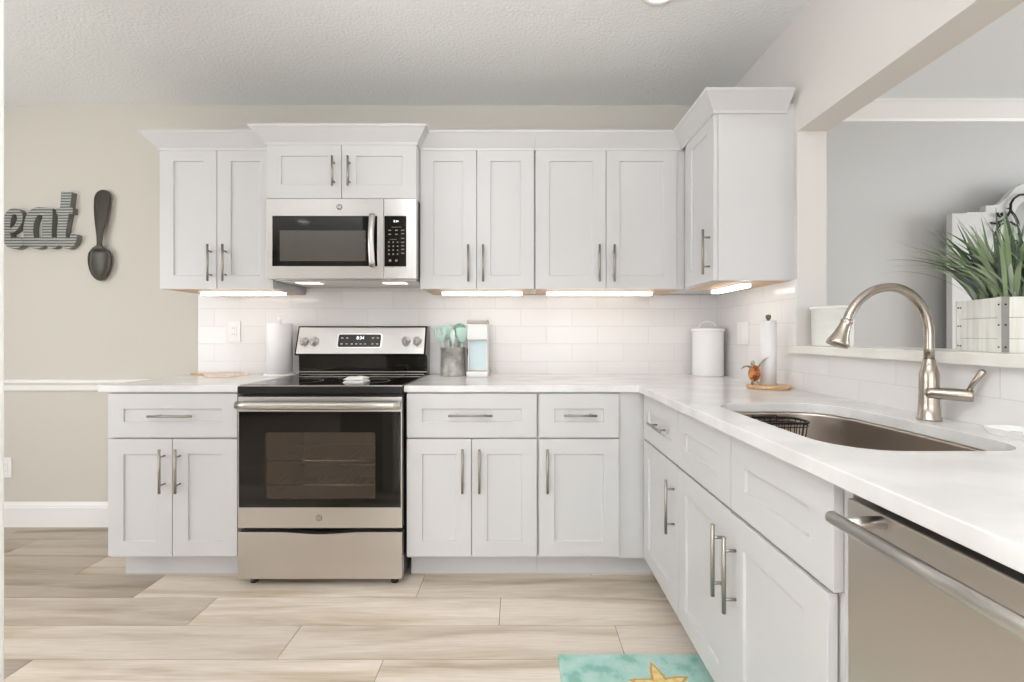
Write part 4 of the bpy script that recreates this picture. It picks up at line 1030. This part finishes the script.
# ------------------------------------------------------------------ outlets and switches
def plate(name, label, cat, P, a0, a1, z0, z1, kind):
    """P(a, z, o) with o out of the wall"""
    c_ = P((a0+a1)/2, z0, 0); t_ = thing(name, label, cat, tuple(c_))
    def slabp(bm, A0, A1, Z0_, Z1_, o0, o1):
        vs = [bm.verts.new(P(a, z, o_)) for o_ in (o0, o1) for a, z in ((A0, Z0_), (A1, Z0_), (A1, Z1_), (A0, Z1_))]
        for f in ((0,3,2,1),(4,5,6,7),(0,1,5,4),(1,2,6,5),(2,3,7,6),(3,0,4,7)): bm.faces.new([vs[i] for i in f])
    bm = B(); slabp(bm, a0, a1, z0, z1, 0.0003, 0.006); obj('plate', bm, M['plastic'], t_, bevel=0.002)
    am, zm = (a0+a1)/2, (z0+z1)/2
    ks = (am,) if kind != 'double' else (am-0.024, am+0.024)
    for k in ks:
        bm = B(); slabp(bm, k-0.016, k+0.016, zm-0.033, zm+0.033, 0.006, 0.0085); o = obj('rocker' if kind != 'outlet' else 'socket_face', bm, M['plastic'], t_, bevel=0.001)
        if kind == 'outlet':
            bm = B()
            for zz in (zm-0.018, zm+0.018):
                for aa in (-0.006, 0.006): slabp(bm, k+aa-0.0012, k+aa+0.0012, zz-0.004, zz+0.005, 0.0085, 0.0088)
            obj('slots', bm, M['grey'], o)
PB = lambda a, z, o_: Vector((a, -0.009-o_, z)); PW = lambda a, z, o_: Vector((a, -o_, z)); PR = lambda a, z, o_: Vector((1.189-o_, -a, z))
plate('wall_outlet', 'white outlet on the tiles left of the paper towel holder', 'outlet', PB, -1.732, -1.655, 1.105, 1.230, 'outlet')
plate('wall_outlet', 'white outlet low on the wall above the baseboard', 'outlet', PW, -3.105, -3.03, 0.292, 0.412, 'outlet')
plate('light_switch', 'white double switch plate on the side wall tiles', 'switch', PR, 0.262, 0.380, 1.094, 1.213, 'double')

# ------------------------------------------------------------------ ceiling downlights
for i, (x, d) in enumerate(((0.57, 0.905), (-0.95, 1.25), (-2.6, 1.25), (-0.95, 3.6), (0.57, 2.6), (-2.6, 3.6))):
    lab = ['recessed ceiling light nearest the side wall cabinet'] + ['recessed white ceiling light out of view']*5
    t_ = thing('recessed_light', lab[i], 'light', (x, -d, CZ), 'recessed ceiling lights' if i else None)
    bm = B(); lathe(bm, (x, -d, CZ), [(0.062, -0.001), (0.082, -0.001), (0.084, -0.004), (0.080, -0.007), (0.064, -0.005), (0.062, -0.001)], 40); obj('trim_ring', bm, M['trim'], t_)
    bm = B(); lathe(bm, (x, -d, CZ), [(0, -0.0025), (0.0615, -0.0025), (0.0615, -0.0008), (0, -0.0008)], 32); obj('lens', bm, M['can'], t_)
for (x, d) in ((3.2, 1.8), (3.2, 3.4)):
    pass

# ------------------------------------------------------------------ rug with a starfish
bm = B(); colr = bm.verts.layers.float_color.new('print')
rx0, rx1, rd0, rd1 = 0.142, 0.655, 1.092, 1.86; nx, ny = 190, 260; cxs, cds = 0.465, 1.243
rn = random.Random(5)
import mathutils.noise as mn
A1, A2, A3 = lin('#a9d8cb'), lin('#c8e4da'), lin('#86c0b2')
Y1, Y2, CR, OR = lin('#f0cf7a'), lin('#f7e3a8'), lin('#efe9cf'), lin('#dfa75c')
def mixc(a, b2, t): return tuple(a[i]+(b2[i]-a[i])*t for i in range(4))
gridv = []
for j in range(ny+1):
    row = []
    for i in range(nx+1):
        x = rx0+(rx1-rx0)*i/nx; d = rd0+(rd1-rd0)*j/ny
        e_ = min(x-rx0, rx1-x, d-rd0, rd1-d); z = 0.013*min(1, (e_+0.001)/0.008)**0.5+mn.noise(Vector((x*160, d*160, 0)))*0.0012+0.001
        n_ = mn.fractal(Vector((x*14, d*14, 3)), 1, 2, 4); n2_ = mn.noise(Vector((x*60, d*60, 9)))
        c_ = mixc(A1, A2, max(0, min(1, 0.5+n_*0.9+n2_*0.25)))
        if n_ < -0.15: c_ = mixc(c_, A3, min(0.6, (-0.15-n_)*1.5))
        def star(cx_, cd_, R1, rot, c0, c1, ce, c_):
            dx, dy = x-cx_, cd_-d; r_ = math.hypot(dx, dy); th_ = math.atan2(dy, dx)-rot
            k = (th_/(2*pi/5)) % 1; u = abs(k-0.5)*2         # 1 on an arm's axis
            Rm = R1*(0.40+0.60*u**1.9)
            if r_ < Rm*1.04+0.002:
                if r_ > Rm-0.009: return ce
                return mixc(c0, c1, max(0, min(1, 0.5+0.5*sin(r_*190)+n2_)))
            return c_
        c_ = star(cxs, cds, 0.100, pi/2+0.06, Y1, Y2, OR, c_); c_ = star(0.27, 1.62, 0.09, 0.4, CR, Y2, OR, c_)
        if (x-0.26)**2/0.0022+(d-1.285)**2/0.0009 < 1: c_ = mixc(c_, CR, 0.7)
        v = bm.verts.new((x, -d, max(z, 0.001))); v[colr] = c_; row.append(v)
    gridv.append(row)
for j in range(ny):
    for i in range(nx): f = bm.faces.new((gridv[j][i], gridv[j][i+1], gridv[j+1][i+1], gridv[j+1][i])); f.smooth = True
loop = [gridv[0][i] for i in range(nx+1)]+[gridv[j][nx] for j in range(1, ny+1)]+[gridv[ny][i] for i in range(nx-1, -1, -1)]+[gridv[j][0] for j in range(ny-1, 0, -1)]
lo_ = []
for v in loop:
    q = bm.verts.new((v.co.x, v.co.y, 0.0006)); q[colr] = A3; lo_.append(q)
for k in range(len(loop)): bm.faces.new((loop[k], lo_[k], lo_[(k+1) % len(loop)], loop[(k+1) % len(loop)]))
bm.faces.new(lo_)
tag(obj('rug', bm, M['rug']), 'aqua rug with a yellow starfish lying along the side cabinets', 'rug')
